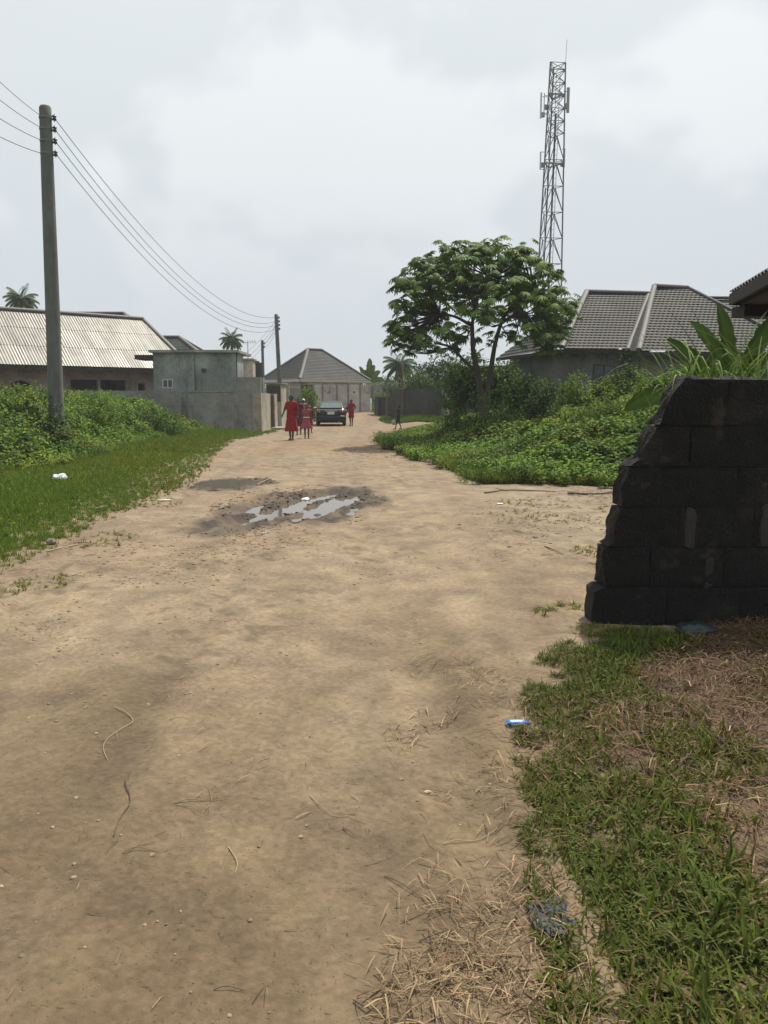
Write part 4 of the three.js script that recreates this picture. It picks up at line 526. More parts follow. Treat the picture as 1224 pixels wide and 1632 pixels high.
// ------------------------------------------------------------------ umbrella tree
const barkMat = mat([0.105, 0.088, 0.068], 0.95, { map: streakMap, bumpMap: roughBump, bumpScale: 0.01 });
function umbrellaLeaf(seed, n = 11) { const r = rng(seed), a = acc(); for (let i = 0; i < n; i++) { const an = i / n * 6.283 + (r() - 0.5) * 0.25, k = 0.8 + 0.4 * r(); strip(a.pos, a.idx, a.uv, a.col, V(0, 0, 0), V(Math.cos(an), 0.28, Math.sin(an)).normalize(), UP, 0.205 * (0.85 + 0.3 * r()), 0.062, 1.0, 3, [k, k, k * 0.9], 0.28, t => Math.pow(Math.sin(Math.PI * Math.min(0.97, 0.06 + t * 0.9)), 0.8)); } return fin(a); }
{
  const D = 27, k = D / F, base = P(770, 660, D), t = thing('umbrella_tree', 'broad umbrella tree with large palmate leaves before the tiled house', 'tree', [base.x, 0, -D]);
  const q = (px, py, dz = 0) => { const p = P(px, py, D); return V(p.x - base.x, p.y, dz); }, r = rng(61);
  part(t, 'trunk', tube([V(0, -0.1, 0), q(768, 640), q(762, 600, .05), q(754, 560, .05), q(752, 520, 0.1)], s => 0.15 - 0.085 * s, 9), barkMat); part(t, 'trunk', tube([V(0.05, -0.1, 0.05), q(776, 630), q(783, 590, -.1), q(790, 550, -.2), q(800, 515, -.3)], s => 0.135 - 0.075 * s, 9), barkMat);
  const hubs = [q(752, 520, .1), q(755, 490, .3), q(765, 470, -.3), q(740, 470, .6), q(800, 515, -.3), q(815, 490, .3), q(835, 500, -.6), q(718, 555, .4), q(700, 500, 0.2), q(850, 470, 0.3), q(780, 440, 0)];
  const links = [[0, 1], [1, 3], [1, 2], [0, 8], [4, 5], [5, 9], [4, 6], [2, 10]]; for (const [i, j] of links) part(t, 'branch', tube([hubs[i], hubs[i].clone().lerp(hubs[j], 0.5).add(V(0, 0.08, 0)), hubs[j]], s => 0.06 - 0.025 * s, 6, 8), barkMat); part(t, 'branch', tube([q(757, 590), q(735, 572, .3), hubs[7], q(690, 548, .5)], s => 0.06 - 0.025 * s, 6, 10), barkMat);
  const leaves = [1, 2, 3, 4].map(i => umbrellaLeaf(600 + i)), lm = leafMat([0.13, 0.20, 0.03], { transmission: 0.3, roughness: 0.75, specularIntensity: 0.6 }), lm2 = leafMat([0.085, 0.14, 0.022], { transmission: 0.25, roughness: 0.75, specularIntensity: 0.6 }), spots = [], twigs = [];
  const outline = (px, py) => { const ex = (px - 768) / 143, ey = (py - 505) / 118; return ex * ex + ey * ey; };
  for (let i = 0; i < 14000 && spots.length < 1650; i++) {
    const px = 620 + r() * 295, py = 388 + r() * 185, o = outline(px, py); const lobeL = Math.pow((px - 668) / 55, 2) + Math.pow((py - 520) / 48, 2) < 1, lobeR = Math.pow((px - 862) / 52, 2) + Math.pow((py - 475) / 65, 2) < 1, lower = py > 520 && px > 690 && px < 850 && !lobeL; if ((o > 1 && !lobeL) || (lower && r() < 0.72)) continue; const open = Math.pow((px - 745) / 75, 2) + Math.pow((py - 530) / 48, 2); if (open < 1 && r() < 0.66) continue; if (py > 560) continue;
    const dz = (r() - 0.5) * 2 * 2.5 * Math.sqrt(Math.max(0.06, 1 - Math.min(1, o))), c = q(px, py, dz), hub = hubs.reduce((m, h) => h.distanceTo(c) < m.distanceTo(c) ? h : m, hubs[0]);
    twigs.push(tube([hub, hub.clone().lerp(c, 0.55).add(V(0, -0.12, 0)), c], s => 0.024 - 0.014 * s, 4, 5)); const nl = 3 + (r() * 4 | 0); for (let j = 0; j < nl; j++) { const a = r() * 6.283, w = 0.12 + r() * 0.3; spots.push([c.x + Math.cos(a) * w, c.y + 0.05 + (r() - 0.4) * 0.34, c.z + Math.sin(a) * w, 0.65 + r() * 0.6, Math.cos(a) * 0.55, Math.sin(a) * 0.55]); }
  }
  part(t, 'twigs', mergeGeometries(twigs), barkMat);
  spots.sort((a, b) => b[2] * 0.6 + b[3] - a[2] * 0.6 - a[3]);
  const rest = []; spots.forEach((s, i) => { const e = new THREE.Euler(s[5] + (r() - .5) * .5, r() * 6.28, -s[4] + (r() - .5) * .5, 'ZXY'), g = leaves[(r() * 4) | 0]; if (i < 300) { const m = part(t, 'leaf', g, r() < 0.5 ? lm : lm2); m.position.set(s[0], s[1], s[2]); m.rotation.copy(e); m.scale.setScalar(s[3]); } else { const m4 = new THREE.Matrix4().compose(V(s[0], s[1], s[2]), new THREE.Quaternion().setFromEuler(e), V(s[3], s[3], s[3])); rest.push(g.clone().applyMatrix4(m4)); } });
  part(t, 'foliage', mergeGeometries(rest), lm2).userData.kind = 'stuff';
}
// ------------------------------------------------------------------ bushes and background trees
function leafCloud(seed, n, rx, ry, rz, leaf, wide, lobes = 7) {
  const r = rng(seed), a = acc(), L = []; for (let i = 0; i < lobes; i++) { const an = r() * 6.28, q = 0.2 + 0.55 * r(); L.push([Math.cos(an) * rx * q, ry * (0.35 + 0.75 * r()) - ry * 0.1, Math.sin(an) * rz * q, 0.38 + 0.3 * r()]); } L.push([0, ry * 0.55, 0, 0.6]);
  for (let i = 0; i < n; i++) { const l = L[(r() * L.length) | 0], z = r() * 2 - 1, an = r() * 6.28, s = Math.sqrt(1 - z * z), q = l[3] * (0.72 + 0.36 * Math.pow(r(), 1.5)), o = V(Math.cos(an) * s, z, Math.sin(an) * s), p = V(l[0] + o.x * rx * q, Math.max(0.02, l[1] + o.y * ry * q), l[2] + o.z * rz * q), d = o.clone().add(V((r() - .5) * 1.4, (r() - .2) * 0.9, (r() - .5) * 1.4)).normalize(); if (Math.abs(d.y) > 0.95) d.x += 0.4; d.normalize(); const k = 0.65 + 0.6 * r(), y = (r() - 0.4) * 0.3; strip(a.pos, a.idx, a.uv, a.col, p, d, UP, leaf * (0.7 + 0.6 * r()), leaf * wide, 0.9, 2, [k * (1 + y), k, k * (1 - y)], 0.2); }
  return fin(a);
}
const leafTones = { bright: leafMat([0.115, 0.19, 0.016], { transmission: 0.35 }), mid: leafMat([0.07, 0.13, 0.016]), dark: leafMat([0.034, 0.062, 0.014], { transmission: 0.15 }), palm: leafMat([0.06, 0.095, 0.02], { transmission: 0.2 }) };
function bush(name, label, px, top, D, wpx, tone, seed, leaf = 0.09, n = 1500, base = 0, group) {
  const c = P(px, top, D), h = c.y - base, w = wpx / F * D / 2, t = thing(name, label, name.includes('tree') ? 'tree' : 'shrub', [c.x, base, -D], 0, group), trunk = name.includes('tree'), r = rng(seed + 5);
  part(t, trunk ? 'trunk' : 'stem', tube([V(0, -0.05, 0), V((r() - .5) * 0.2, h * 0.3, 0), V((r() - .5) * 0.3, h * 0.62, 0.05)], s => (trunk ? 0.05 + h * 0.014 : 0.03) * (1 - 0.6 * s), 7), barkMat);
  for (let i = 0; i < (trunk ? 5 : 3); i++) { const a = i * 2.1 + r(); part(t, 'branch', tube([V(0, h * 0.28, 0), V(Math.cos(a) * w * 0.3, h * 0.5, Math.sin(a) * w * 0.3), V(Math.cos(a) * w * 0.6, h * 0.75, Math.sin(a) * w * 0.6)], s => (trunk ? 0.06 : 0.018) * (1 - 0.7 * s), 5), barkMat); }
  const g = leafCloud(seed, n, w, h * (trunk ? 0.36 : 0.47), w * 0.9, leaf, 0.55, trunk ? 11 : 7); if (trunk) g.translate(0, h * 0.32, 0); g.computeBoundingBox(); const k = h / g.boundingBox.max.y; g.scale(1, k, 1); part(t, 'crown', g, tone).userData.kind = 'stuff'; return t;
}
const T = leafTones;
bush('shrub', 'rounded dark green shrub standing in the right weeds', 857, 600, 22, 66, T.dark, 710, 0.1, 2600); bush('shrub', 'tall narrow dark creeper clad shrub against the tiled house wall', 1004, 552, 26.5, 58, T.dark, 711, 0.11, 3000); bush('shrub', 'feathery shrub with drooping leaves before the tiled house window', 925, 588, 26, 80, T.bright, 712, 0.13, 2000); bush('shrub', 'bright yellow green shrub beside the drooping banana leaf', 985, 612, 21, 66, T.bright, 713, 0.09, 1500); bush('shrub', 'low green shrub between the dark rounded shrub and the wall', 935, 622, 20.5, 60, T.bright, 714, 0.09, 1400); bush('shrub', 'spreading green shrub at the foot of the umbrella tree', 735, 634, 25.5, 84, T.mid, 715, 0.09, 1900); bush('shrub', 'leafy shrub left of the dark rounded shrub under umbrella tree', 800, 618, 24.5, 80, T.mid, 716, 0.1, 2200); bush('shrub', 'yellow green climber heaped beside the broken wall', 1040, 634, 17, 80, T.bright, 721, 0.09, 1500);
bush('shrub', 'large climber covered shrub left of the concrete pole', 30, 606, 22, 120, T.mid, 717, 0.12, 2600); bush('shrub', 'yellow green shrub behind the concrete pole', 150, 628, 26, 100, T.bright, 718, 0.11, 2200); bush('shrub', 'bushy green shrub beside the grey compound wall', 245, 646, 31, 90, T.mid, 719, 0.12, 2000); bush('shrub', 'dense dark shrub in front of the concrete pole', 70, 668, 20, 90, T.dark, 720, 0.11, 1900);
bush('shrub', 'leafy roadside shrub beside the car against the dark wall', 489, 613, 55, 40, T.bright, 722, 0.2, 1300, 0); bush('shrub', 'small pale green shrub behind the short post', 605, 618, 64, 26, T.bright, 723, 0.2, 700, 0.4);
bush('background_tree', 'bright green leaning tree behind the dark roadside wall', 664, 586, 57, 62, T.mid, 730, 0.24, 1700); bush('background_tree', 'dark dense tree between the palm and umbrella tree', 690, 556, 62, 100, T.dark, 731, 0.3, 3600); bush('background_tree', 'tall dark tree overhanging the unfinished shed', 735, 556, 33.8, 84, T.mid, 732, 0.18, 2600); bush('background_tree', 'shadowed tree behind the umbrella tree trunks', 800, 572, 33, 84, T.mid, 733, 0.18, 2600); bush('background_tree', 'dark leafy tree against the tiled house corner', 838, 588, 28.3, 80, T.mid, 734, 0.15, 2600); bush('background_tree', 'low hazy tree beyond the banana plant at the road bend', 622, 596, 95, 70, T.palm, 735, 0.35, 1500);
// far hazy tree belt that closes the horizon
for (const [i, [px, top, D, w, l]] of [[455, 604, 190, 130, 'hazy distant tree seen beyond the slim concrete pole'], [600, 598, 180, 130, 'hazy distant tree behind the banana clump'], [680, 594, 170, 180, 'broad hazy distant tree behind the feathery palm']].entries()) bush('background_tree', l, px, top, D, w, T.palm, 740 + i, 0.9, 1500);
// ------------------------------------------------------------------ palms and bananas
function palm(label, px, crownY, D, rpx, seed) {
  const c = P(px, crownY, D), R = rpx * 1.25 / F * D, t = thing('palm_tree', label, 'palm', [c.x, 0, -D]), r = rng(seed); part(t, 'trunk', tube([V(0.3, 0, 0), V(0.1, c.y * 0.5, 0), V(0, c.y, 0)], s => 0.2 - 0.05 * s, 8), barkMat);
  for (let i = 0; i < 30; i++) { const an = i * 2.4, el = 1.3 - 1.75 * (i / 30) + (r() - .5) * 0.2, a = acc(), d = V(Math.cos(an) * Math.cos(el), Math.sin(el), Math.sin(an) * Math.cos(el)); let p = V(0, c.y, 0); const n = 13, st = R * 1.15 / n, side = d.clone().cross(UP).normalize();
    for (let j = 0; j < n; j++) { const q = p.clone(); p.addScaledVector(d, st); strip(a.pos, a.idx, a.uv, a.col, q, d.clone(), UP, st, 0.05, 0, 1, [0.7, 0.7, 0.5], 0, () => 1); if (j > 1) for (const s of [-1, 1]) for (let e = 0; e < 2; e++) strip(a.pos, a.idx, a.uv, a.col, q.clone().addScaledVector(d, st * e * 0.5), d.clone().multiplyScalar(0.55).addScaledVector(side, s).add(V(0, -0.12, 0)).normalize(), UP, R * 0.36 * (1 - Math.pow(j / n, 3) * 0.6), 0.10, 0.9, 2, [0.8 + r() * 0.3, 0.8 + r() * 0.3, 0.8], 0, k => 1 - k * 0.8); d.y -= 1.5 / n * (1.2 - Math.max(0, el) * 0.2); d.normalize(); }
    part(t, 'frond', fin(a), T.palm); }
  return t;
}
palm('oil palm rising behind the zinc roofed bungalow', 34, 478, 78, 20, 81); palm('small palm rising behind the flat roofed outbuilding', 369, 541, 95, 15, 82); palm('feathery palm beside the dark trees at the road bend', 637, 583, 72, 22, 83);
const bananaMat = leafMat([0.05, 0.095, 0.018], { transmission: 0.2, roughness: 0.7, specularIntensity: 0.5 }), stalkMat = mat([0.11, 0.13, 0.05], 0.8);
function bananaLeaf(parent, a, b, w, sagDir, seed, m = bananaMat) {   // blade from a to b
  const r = rng(seed), mid = a.clone().lerp(b, 0.55).add(sagDir), cv = new THREE.QuadraticBezierCurve3(a, mid, b), pos = [], uv = [], idx = [], col = [], n = 18, L = a.distanceTo(b); let side0 = null;
  for (let i = 0; i <= n; i++) { const t = i / n, p = cv.getPoint(t), d = cv.getTangent(t); let s = d.clone().cross(V(0.25, 0.2, 1)).normalize(); if (side0 && s.dot(side0) < 0) s.negate(); side0 = s; const nn = s.clone().cross(d).normalize(), ww = t < 0.12 ? 0.02 : w * 0.5 * Math.pow(Math.sin(Math.PI * Math.min(1, (t - 0.12) / 0.88 * 0.93 + 0.06)), 0.6); for (const k of [-1, -0.5, 0, 0.5, 1]) { const rag = Math.abs(k) === 1 ? 0.82 + 0.25 * r() : 1; const q = p.clone().addScaledVector(s, ww * k * rag).addScaledVector(nn, Math.abs(k) * ww * 0.3 + (r() - .5) * 0.01); pos.push(q.x, q.y, q.z); uv.push(k, t * L); const c = (k === 0 ? 1.35 : 0.85 + 0.25 * r()); col.push(c, c, c * 0.8); } }
  for (let i = 0; i < n; i++) for (let k = 0; k < 4; k++) { const q = i * 5 + k; idx.push(q, q + 1, q + 5, q + 5, q + 1, q + 6); } return part(parent, 'leaf', geom(pos, idx, uv, col), m);
}
{
  const D = 7.4, b = P(1172, 700, D), t = thing('banana_plant', 'banana plant with broad upright leaves behind the broken wall', 'banana plant', [b.x, 0, -D]), q = (px, py, dz = 0) => { const p = P(px, py, D - dz); return V(p.x - b.x, p.y, -(D - dz) + D); };
  const y = q(1170, 600).y; part(t, 'stalk', tube([V(0, -0.05, 0), V(0.02, y * 0.5, 0), V(0, y, 0)], s => 0.09 - 0.04 * s, 9), stalkMat);
  bananaLeaf(t, q(1166, 612), q(1144, 484), 0.17, V(0.03, 0, 0.02), 1); bananaLeaf(t, q(1168, 606), q(1100, 512), 0.15, V(-0.02, 0.06, 0.1), 2); bananaLeaf(t, q(1172, 610), q(1236, 500), 0.17, V(-0.03, 0.04, 0.05), 3); bananaLeaf(t, q(1160, 615), q(1062, 541), 0.15, V(0, 0.05, -0.1), 4); bananaLeaf(t, q(1168, 615), q(1225, 570, 0.2), 0.15, V(0, 0.1, 0), 5);
  const d = thing('banana_plant', 'young banana plant with dark drooping leaf beside the broken wall', 'banana plant', [P(1085, 700, 7.9).x, 0, -7.9]), qq = (px, py) => { const p = P(px, py, 7.9); return V(p.x - d.position.x, p.y, 0); }; part(d, 'stalk', tube([V(0, -0.05, 0), V(0, 0.8, 0), qq(1082, 640)], s => 0.07 - 0.03 * s, 8), stalkMat); bananaLeaf(d, qq(1084, 645), qq(996, 655), 0.2, V(0.02, 0.22, 0.0), 6); bananaLeaf(d, qq(1084, 640), qq(1120, 590), 0.16, V(0.02, 0.1, 0.0), 7);
}
{ // banana clump at the road bend
  const D = 82, b = P(588, 640, D), t = thing('banana_plant', 'banana clump rising over the pale panel fence', 'banana plant', [b.x, 0.5, -D]), q = (px, py) => { const p = P(px, py, D); return V(p.x - b.x, p.y - 0.5, 0); }; part(t, 'stalk', tube([V(0, 0, 0), V(0, 1.2, 0), q(588, 606)], 0.14, 8), stalkMat);
  [[589, 571, 0.75], [573, 584, 0.5], [606, 592, 0.6], [612, 606, 0.6], [566, 600, 0.6], [597, 582, 0.5], [580, 590, .5]].forEach(([px, py, w], i) => bananaLeaf(t, q(588, 610), q(px, py), w, V(0, i > 1 ? 0.35 : 0, 0.2 * (i % 3)), 20 + i, T.palm));
}
{ // tall grass that stands behind the wall and arches over its top
  const tallMat = leafMat([0.10, 0.15, 0.03], { transmission: 0.3, roughness: 0.8 });
  [[1095, 5.85, 'left'], [1150, 5.95, 'mid'], [1205, 5.85, 'right']].forEach(([px, D, w], i) => { const c = P(px, 700, D), t = thing('tall_grass', 'clump of tall arching grass over the broken wall top', 'grass clump', [c.x, 0, -D], 0, 'tall grass behind the broken wall'), r = rng(90 + i);
    for (let j = 0; j < 34; j++) { const a = acc(), an = r() * 6.28, tilt = 0.04 + r() * 0.1, L = 1.75 + r() * 0.55, k = 0.8 + r() * 0.6; strip(a.pos, a.idx, a.uv, a.col, V((r() - .5) * 0.28, 0, (r() - .5) * 0.16), V(Math.cos(an) * Math.sin(tilt), Math.cos(tilt), Math.sin(an) * 0.5 * Math.sin(tilt)).normalize(), V(0.9, 0.1, 0.4), 1.45, 0.013, 0, 3, [k, k, k * 0.8], 0.1, () => 1); const m = a.pos.length - 6, tip = V(a.pos[m], a.pos[m + 1], a.pos[m + 2]); strip(a.pos, a.idx, a.uv, a.col, tip, V(Math.cos(an) * 0.45, 1, Math.sin(an) * 0.35).normalize(), UP, L - 1.3, 0.016, 1.9 * r() + 0.5, 7, [k, k, k * 0.85], 0.25, u => 1 - u * u * 0.9); part(t, 'blade', fin(a), tallMat); } });
}
// ------------------------------------------------------------------ figures: one smooth surface from joints
function surfaceNet(sdf, lo, hi, cell) {
  const n = [0, 1, 2].map(k => Math.ceil((hi[k] - lo[k]) / cell) + 1), [nx, ny, nz] = n, f = new Float32Array(nx * ny * nz), id = (i, j, k) => (k * ny + j) * nx + i;
  for (let k = 0; k < nz; k++) for (let j = 0; j < ny; j++) for (let i = 0; i < nx; i++) f[id(i, j, k)] = sdf(lo[0] + i * cell, lo[1] + j * cell, lo[2] + k * cell);
  const vid = new Int32Array(nx * ny * nz).fill(-1), pos = [], idx = [], E = [[0, 1], [0, 2], [0, 4], [1, 3], [1, 5], [2, 3], [2, 6], [3, 7], [4, 5], [4, 6], [5, 7], [6, 7]];
  for (let k = 0; k < nz - 1; k++) for (let j = 0; j < ny - 1; j++) for (let i = 0; i < nx - 1; i++) {
    const c = []; let m = 0; for (let q = 0; q < 8; q++) { c[q] = f[id(i + (q & 1), j + (q >> 1 & 1), k + (q >> 2))]; if (c[q] < 0) m |= 1 << q; } if (m === 0 || m === 255) continue;
    let x = 0, y = 0, z = 0, w = 0; for (const [a, b] of E) { if ((c[a] < 0) === (c[b] < 0)) continue; const t = c[a] / (c[a] - c[b]); x += mixn(a & 1, b & 1, t); y += mixn(a >> 1 & 1, b >> 1 & 1, t); z += mixn(a >> 2, b >> 2, t); w++; }
    vid[id(i, j, k)] = pos.length / 3; pos.push(lo[0] + (i + x / w) * cell, lo[1] + (j + y / w) * cell, lo[2] + (k + z / w) * cell);
  }
  const quad = (a, b, c, d, flip) => { if (a < 0 || b < 0 || c < 0 || d < 0) return; flip ? idx.push(a, c, b, a, d, c) : idx.push(a, b, c, a, c, d); };
  for (let k = 1; k < nz - 1; k++) for (let j = 1; j < ny - 1; j++) for (let i = 1; i < nx - 1; i++) {
    const s = f[id(i, j, k)] < 0;
    if (s !== (f[id(i + 1, j, k)] < 0)) quad(vid[id(i, j - 1, k - 1)], vid[id(i, j, k - 1)], vid[id(i, j, k)], vid[id(i, j - 1, k)], !s);
    if (s !== (f[id(i, j + 1, k)] < 0)) quad(vid[id(i - 1, j, k - 1)], vid[id(i, j, k - 1)], vid[id(i, j, k)], vid[id(i - 1, j, k)], s);
    if (s !== (f[id(i, j, k + 1)] < 0)) quad(vid[id(i - 1, j - 1, k)], vid[id(i, j - 1, k)], vid[id(i, j, k)], vid[id(i - 1, j, k)], !s);
  }
  return geom(pos, idx);
}
const cone = (a, b, ra, rb) => (x, y, z) => { const dx = b[0] - a[0], dy = b[1] - a[1], dz = b[2] - a[2], t = clamp(((x - a[0]) * dx + (y - a[1]) * dy + (z - a[2]) * dz) / (dx * dx + dy * dy + dz * dz || 1)); return Math.hypot(x - a[0] - dx * t, y - a[1] - dy * t, z - a[2] - dz * t) - (ra + (rb - ra) * t); };
const ball = (c, r) => (x, y, z) => { const q = Math.hypot((x - c[0]) / r[0], (y - c[1]) / r[1], (z - c[2]) / r[2]); return (q - 1) * Math.min(...r); };
const join = (k, ...s) => (x, y, z) => { let d = s[0](x, y, z); for (let i = 1; i < s.length; i++) { const e = s[i](x, y, z), h = clamp(0.5 + 0.5 * (e - d) / k); d = mixn(e, d, h) - k * h * (1 - h); } return d; };
const flat = (s, kz, cz = 0) => (x, y, z) => s(x, y, (z - cz) / kz + cz) * Math.min(1, kz);
const skin = mat([0.055, 0.03, 0.02], 0.6), skin2 = mat([0.085, 0.048, 0.032], 0.6), hairMat = mat([0.008, 0.007, 0.007], 0.9), sole = mat([0.05, 0.04, 0.035], 0.8), eyeMat = mat([0.06, 0.045, 0.04], 0.4);
// o: h height, stance [left foot dz, right foot dz], arms {l: elbow,hand / r}, dress colours
function person(o) {
  const t = thing('person', o.label, 'person', [o.at.x, o.at.y, o.at.z], o.turn, o.group), s = o.h / 1.65, k = a => a.map(v => v * s), [fl, fr] = o.stance, J = {
    pel: [0, 0.92, 0], che: [0, 1.24, 0], nek: [0, 1.42, -0.01], hed: [0, 1.545, 0.012],
    hl: [0.09, 0.9, 0], kl: [0.085, 0.49, fl * 0.45 + 0.03], al: [0.08, 0.085, fl], hr: [-0.09, 0.9, 0], kr: [-0.085, 0.49, fr * 0.45 + 0.03], ar: [-0.08, 0.085, fr],
    sl: [0.165, 1.375, -0.01], sr: [-0.165, 1.375, -0.01], el: o.arms[0], wl: o.arms[1], er: o.arms[2], wr: o.arms[3] };
  const b = (p, q, r1, r2) => cone(k(J[p]), k(J[q]), r1 * s, r2 * s), foot = (a, dz) => cone(k([a[0], 0.035, a[2] - 0.03]), k([a[0] * 1.15, 0.028, a[2] + 0.15]), 0.036 * s, 0.03 * s);
  const torso = join(0.06 * s, ball(k([0, 0.95, 0]), [0.165 * s, 0.13 * s, 0.115 * s]), ball(k([0, 1.1, 0.005]), [0.13 * s, 0.16 * s, 0.095 * s]), ball(k([0, 1.28, 0]), [0.165 * s, 0.15 * s, 0.105 * s]), cone(k([-0.13, 1.385, -0.01]), k([0.13, 1.385, -0.01]), 0.052 * s, 0.052 * s));
  const head = join(0.02 * s, ball(k([0, 1.56, 0]), [0.074 * s, 0.092 * s, 0.09 * s]), ball(k([0, 1.505, 0.025]), [0.055 * s, 0.06 * s, 0.06 * s]), cone(k([0, 1.555, 0.09]), k([0, 1.525, 0.105]), 0.008 * s, 0.014 * s), cone(k([-0.018, 1.492, 0.078]), k([0.018, 1.492, 0.078]), 0.009 * s, 0.009 * s), ball(k([0.076, 1.545, 0]), [0.01 * s, 0.028 * s, 0.018 * s]), ball(k([-0.076, 1.545, 0]), [0.01 * s, 0.028 * s, 0.018 * s]));
  const body = join(0.025 * s, torso, b('nek', 'hed', 0.052, 0.05), head, b('hl', 'kl', 0.088, 0.055), b('kl', 'al', 0.054, 0.034), b('hr', 'kr', 0.088, 0.055), b('kr', 'ar', 0.054, 0.034), foot(J.al), foot(J.ar), b('sl', 'el', 0.046, 0.036), b('el', 'wl', 0.035, 0.024), b('sr', 'er', 0.046, 0.036), b('er', 'wr', 0.035, 0.024));
  const geos = [surfaceNet(body, k([-0.48, -0.03, -0.42]), k([0.48, 1.68, 0.5]), 0.017 * s)];
  for (const [w, e, sd] of [[J.wl, J.el, 1], [J.wr, J.er, -1]]) {         // a hand: palm, four curled fingers of unequal length, thumb from the side
    const d = V(w[0] - e[0], w[1] - e[1], w[2] - e[2]).normalize(), side = d.clone().cross(V(sd, 0, 0.001)).normalize(); if (side.z < 0) side.negate(); const nrm = d.clone().cross(side).normalize().multiplyScalar(nSign(d, side, sd)), at = (u, v, n) => k([w[0] + d.x * u + side.x * v + nrm.x * n, w[1] + d.y * u + side.y * v + nrm.y * n, w[2] + d.z * u + side.z * v + nrm.z * n]);
    const parts = [cone(at(0.0, 0, 0), at(0.075, 0.012, 0), 0.024 * s, 0.022 * s), cone(at(0.02, -0.012, 0), at(0.075, -0.022, 0), 0.022 * s, 0.018 * s)], fs = [];
    [[0.03, 0.062], [0.01, 0.072], [-0.011, 0.066], [-0.031, 0.05]].forEach(([v, L]) => { fs.push(join(0.004 * s, cone(at(0.075, v, 0), at(0.075 + L * 0.55, v * 1.1, 0.008), 0.0095 * s, 0.0088 * s), cone(at(0.075 + L * 0.55, v * 1.1, 0.008), at(0.075 + L * 0.95, v * 1.1, 0.03), 0.0088 * s, 0.0075 * s))); });
    fs.push(join(0.004 * s, cone(at(0.02, 0.025, 0.005), at(0.055, 0.055, 0.016), 0.012 * s, 0.01 * s), cone(at(0.055, 0.055, 0.016), at(0.082, 0.052, 0.03), 0.01 * s, 0.008 * s)));
    const hs = (x, y, z) => { let m = join(0.012 * s, ...parts)(x, y, z); for (const f of fs) m = Math.min(m, f(x, y, z)); return m; }, c = at(0.06, 0, 0.01), R = 0.11 * s; geos.push(surfaceNet(hs, c.map(v => v - R), c.map(v => v + R), 0.0065 * s));
  }
  part(t, 'body', mergeGeometries(geos.map(g => { g.deleteAttribute('uv'); return g; })), o.skin || skin);
  for (const x of [-0.03, 0.03]) { const e = new THREE.SphereGeometry(0.0125 * s, 8, 6); e.translate(x * s, 1.562 * s, 0.083 * s); part(t, 'eye', e, eyeMat); }
  const cap = o.cap, hair = (x, y, z) => Math.max(join(0.02 * s, ball(k([0, 1.578, -0.018]), [0.088 * s, 0.1 * s, 0.102 * s]), ball(k([0, 1.6 + (cap ? 0.02 : 0), -0.05]), [0.07 * s, 0.07 * s, 0.07 * s]))(x, y, z), -(y - 1.585 * s) * 0.7 + (z - 0.03 * s) * 0.9 - 0.0 ); part(t, cap ? 'headscarf' : 'hair', surfaceNet(hair, k([-0.14, 1.42, -0.17]), k([0.14, 1.73, 0.14]), 0.012 * s), cap ? mat(cap, 0.85) : hairMat);
  // clothes: bodice with sleeves, and a skirt or trousers, just off the body
  const [c1, c2] = o.cloth, hem = o.hem, lim = (f, y0, y1) => (x, y, z) => Math.max(f(x, y, z), y0 * s - y, y - y1 * s);
  if (o.trousers) {
    part(t, 'shirt', surfaceNet(lim(join(0.02 * s, (x, y, z) => torso(x, y, z) - 0.018 * s, cone(k(J.sl), k(J.el.map((v, i) => mixn(J.sl[i], v, 0.75))), 0.06 * s, 0.052 * s), cone(k(J.sr), k(J.er.map((v, i) => mixn(J.sr[i], v, 0.75))), 0.06 * s, 0.052 * s)), 0.84, 1.435), k([-0.4, 0.8, -0.3]), k([0.4, 1.46, 0.35]), 0.016 * s), mat(c1, 0.9));
    part(t, 'shorts', surfaceNet(lim(join(0.03 * s, (x, y, z) => torso(x, y, z) - 0.012 * s, b('hl', 'kl', 0.105, 0.085), b('hr', 'kr', 0.105, 0.085)), hem, 1.0), k([-0.3, 0.4, -0.35]), k([0.3, 1.02, 0.4]), 0.016 * s), mat(c2, 0.9));
  } else {
    const dr = o.flare ?? 0.2, skirt = flat(cone(k([0, 0.97, 0]), k([0, hem + 0.02, (fl + fr) * 0.15]), 0.15 * s, dr * s), 0.82), fold = (x, y, z) => skirt(x, y, z) + 0.012 * s * Math.cos(Math.atan2(z, x) * 9) * smooth(0.95 * s, hem * s, y);
    part(t, 'skirt', surfaceNet(lim((x, y, z) => Math.min(fold(x, y, z), join(0.03 * s, b('hl', 'kl', 0.1, 0.075), b('hr', 'kr', 0.1, 0.075))(x, y, z)), hem, 1.03), k([-0.36, hem - 0.05, -0.42]), k([0.36, 1.06, 0.45]), 0.016 * s), mat(c2, 0.9));
    const sl = o.sleeve ?? 0.6; part(t, 'bodice', surfaceNet(lim(join(0.02 * s, (x, y, z) => torso(x, y, z) - 0.016 * s, cone(k(J.sl), k(J.el.map((v, i) => mixn(J.sl[i], v, sl))), 0.058 * s, 0.05 * s), cone(k(J.sr), k(J.er.map((v, i) => mixn(J.sr[i], v, sl))), 0.058 * s, 0.05 * s)), 0.97, 1.435), k([-0.4, 0.92, -0.3]), k([0.4, 1.46, 0.35]), 0.016 * s), mat(c1, 0.9));
    if (o.belt) { const g = new THREE.CylinderGeometry(0.176 * s, 0.18 * s, 0.05 * s, 24, 1, true); g.scale(1, 1, 0.8); g.translate(0, 1.035 * s, 0.004); part(t, 'belt', g, mat(o.belt, 0.7, { side: THREE.DoubleSide })); }
  }
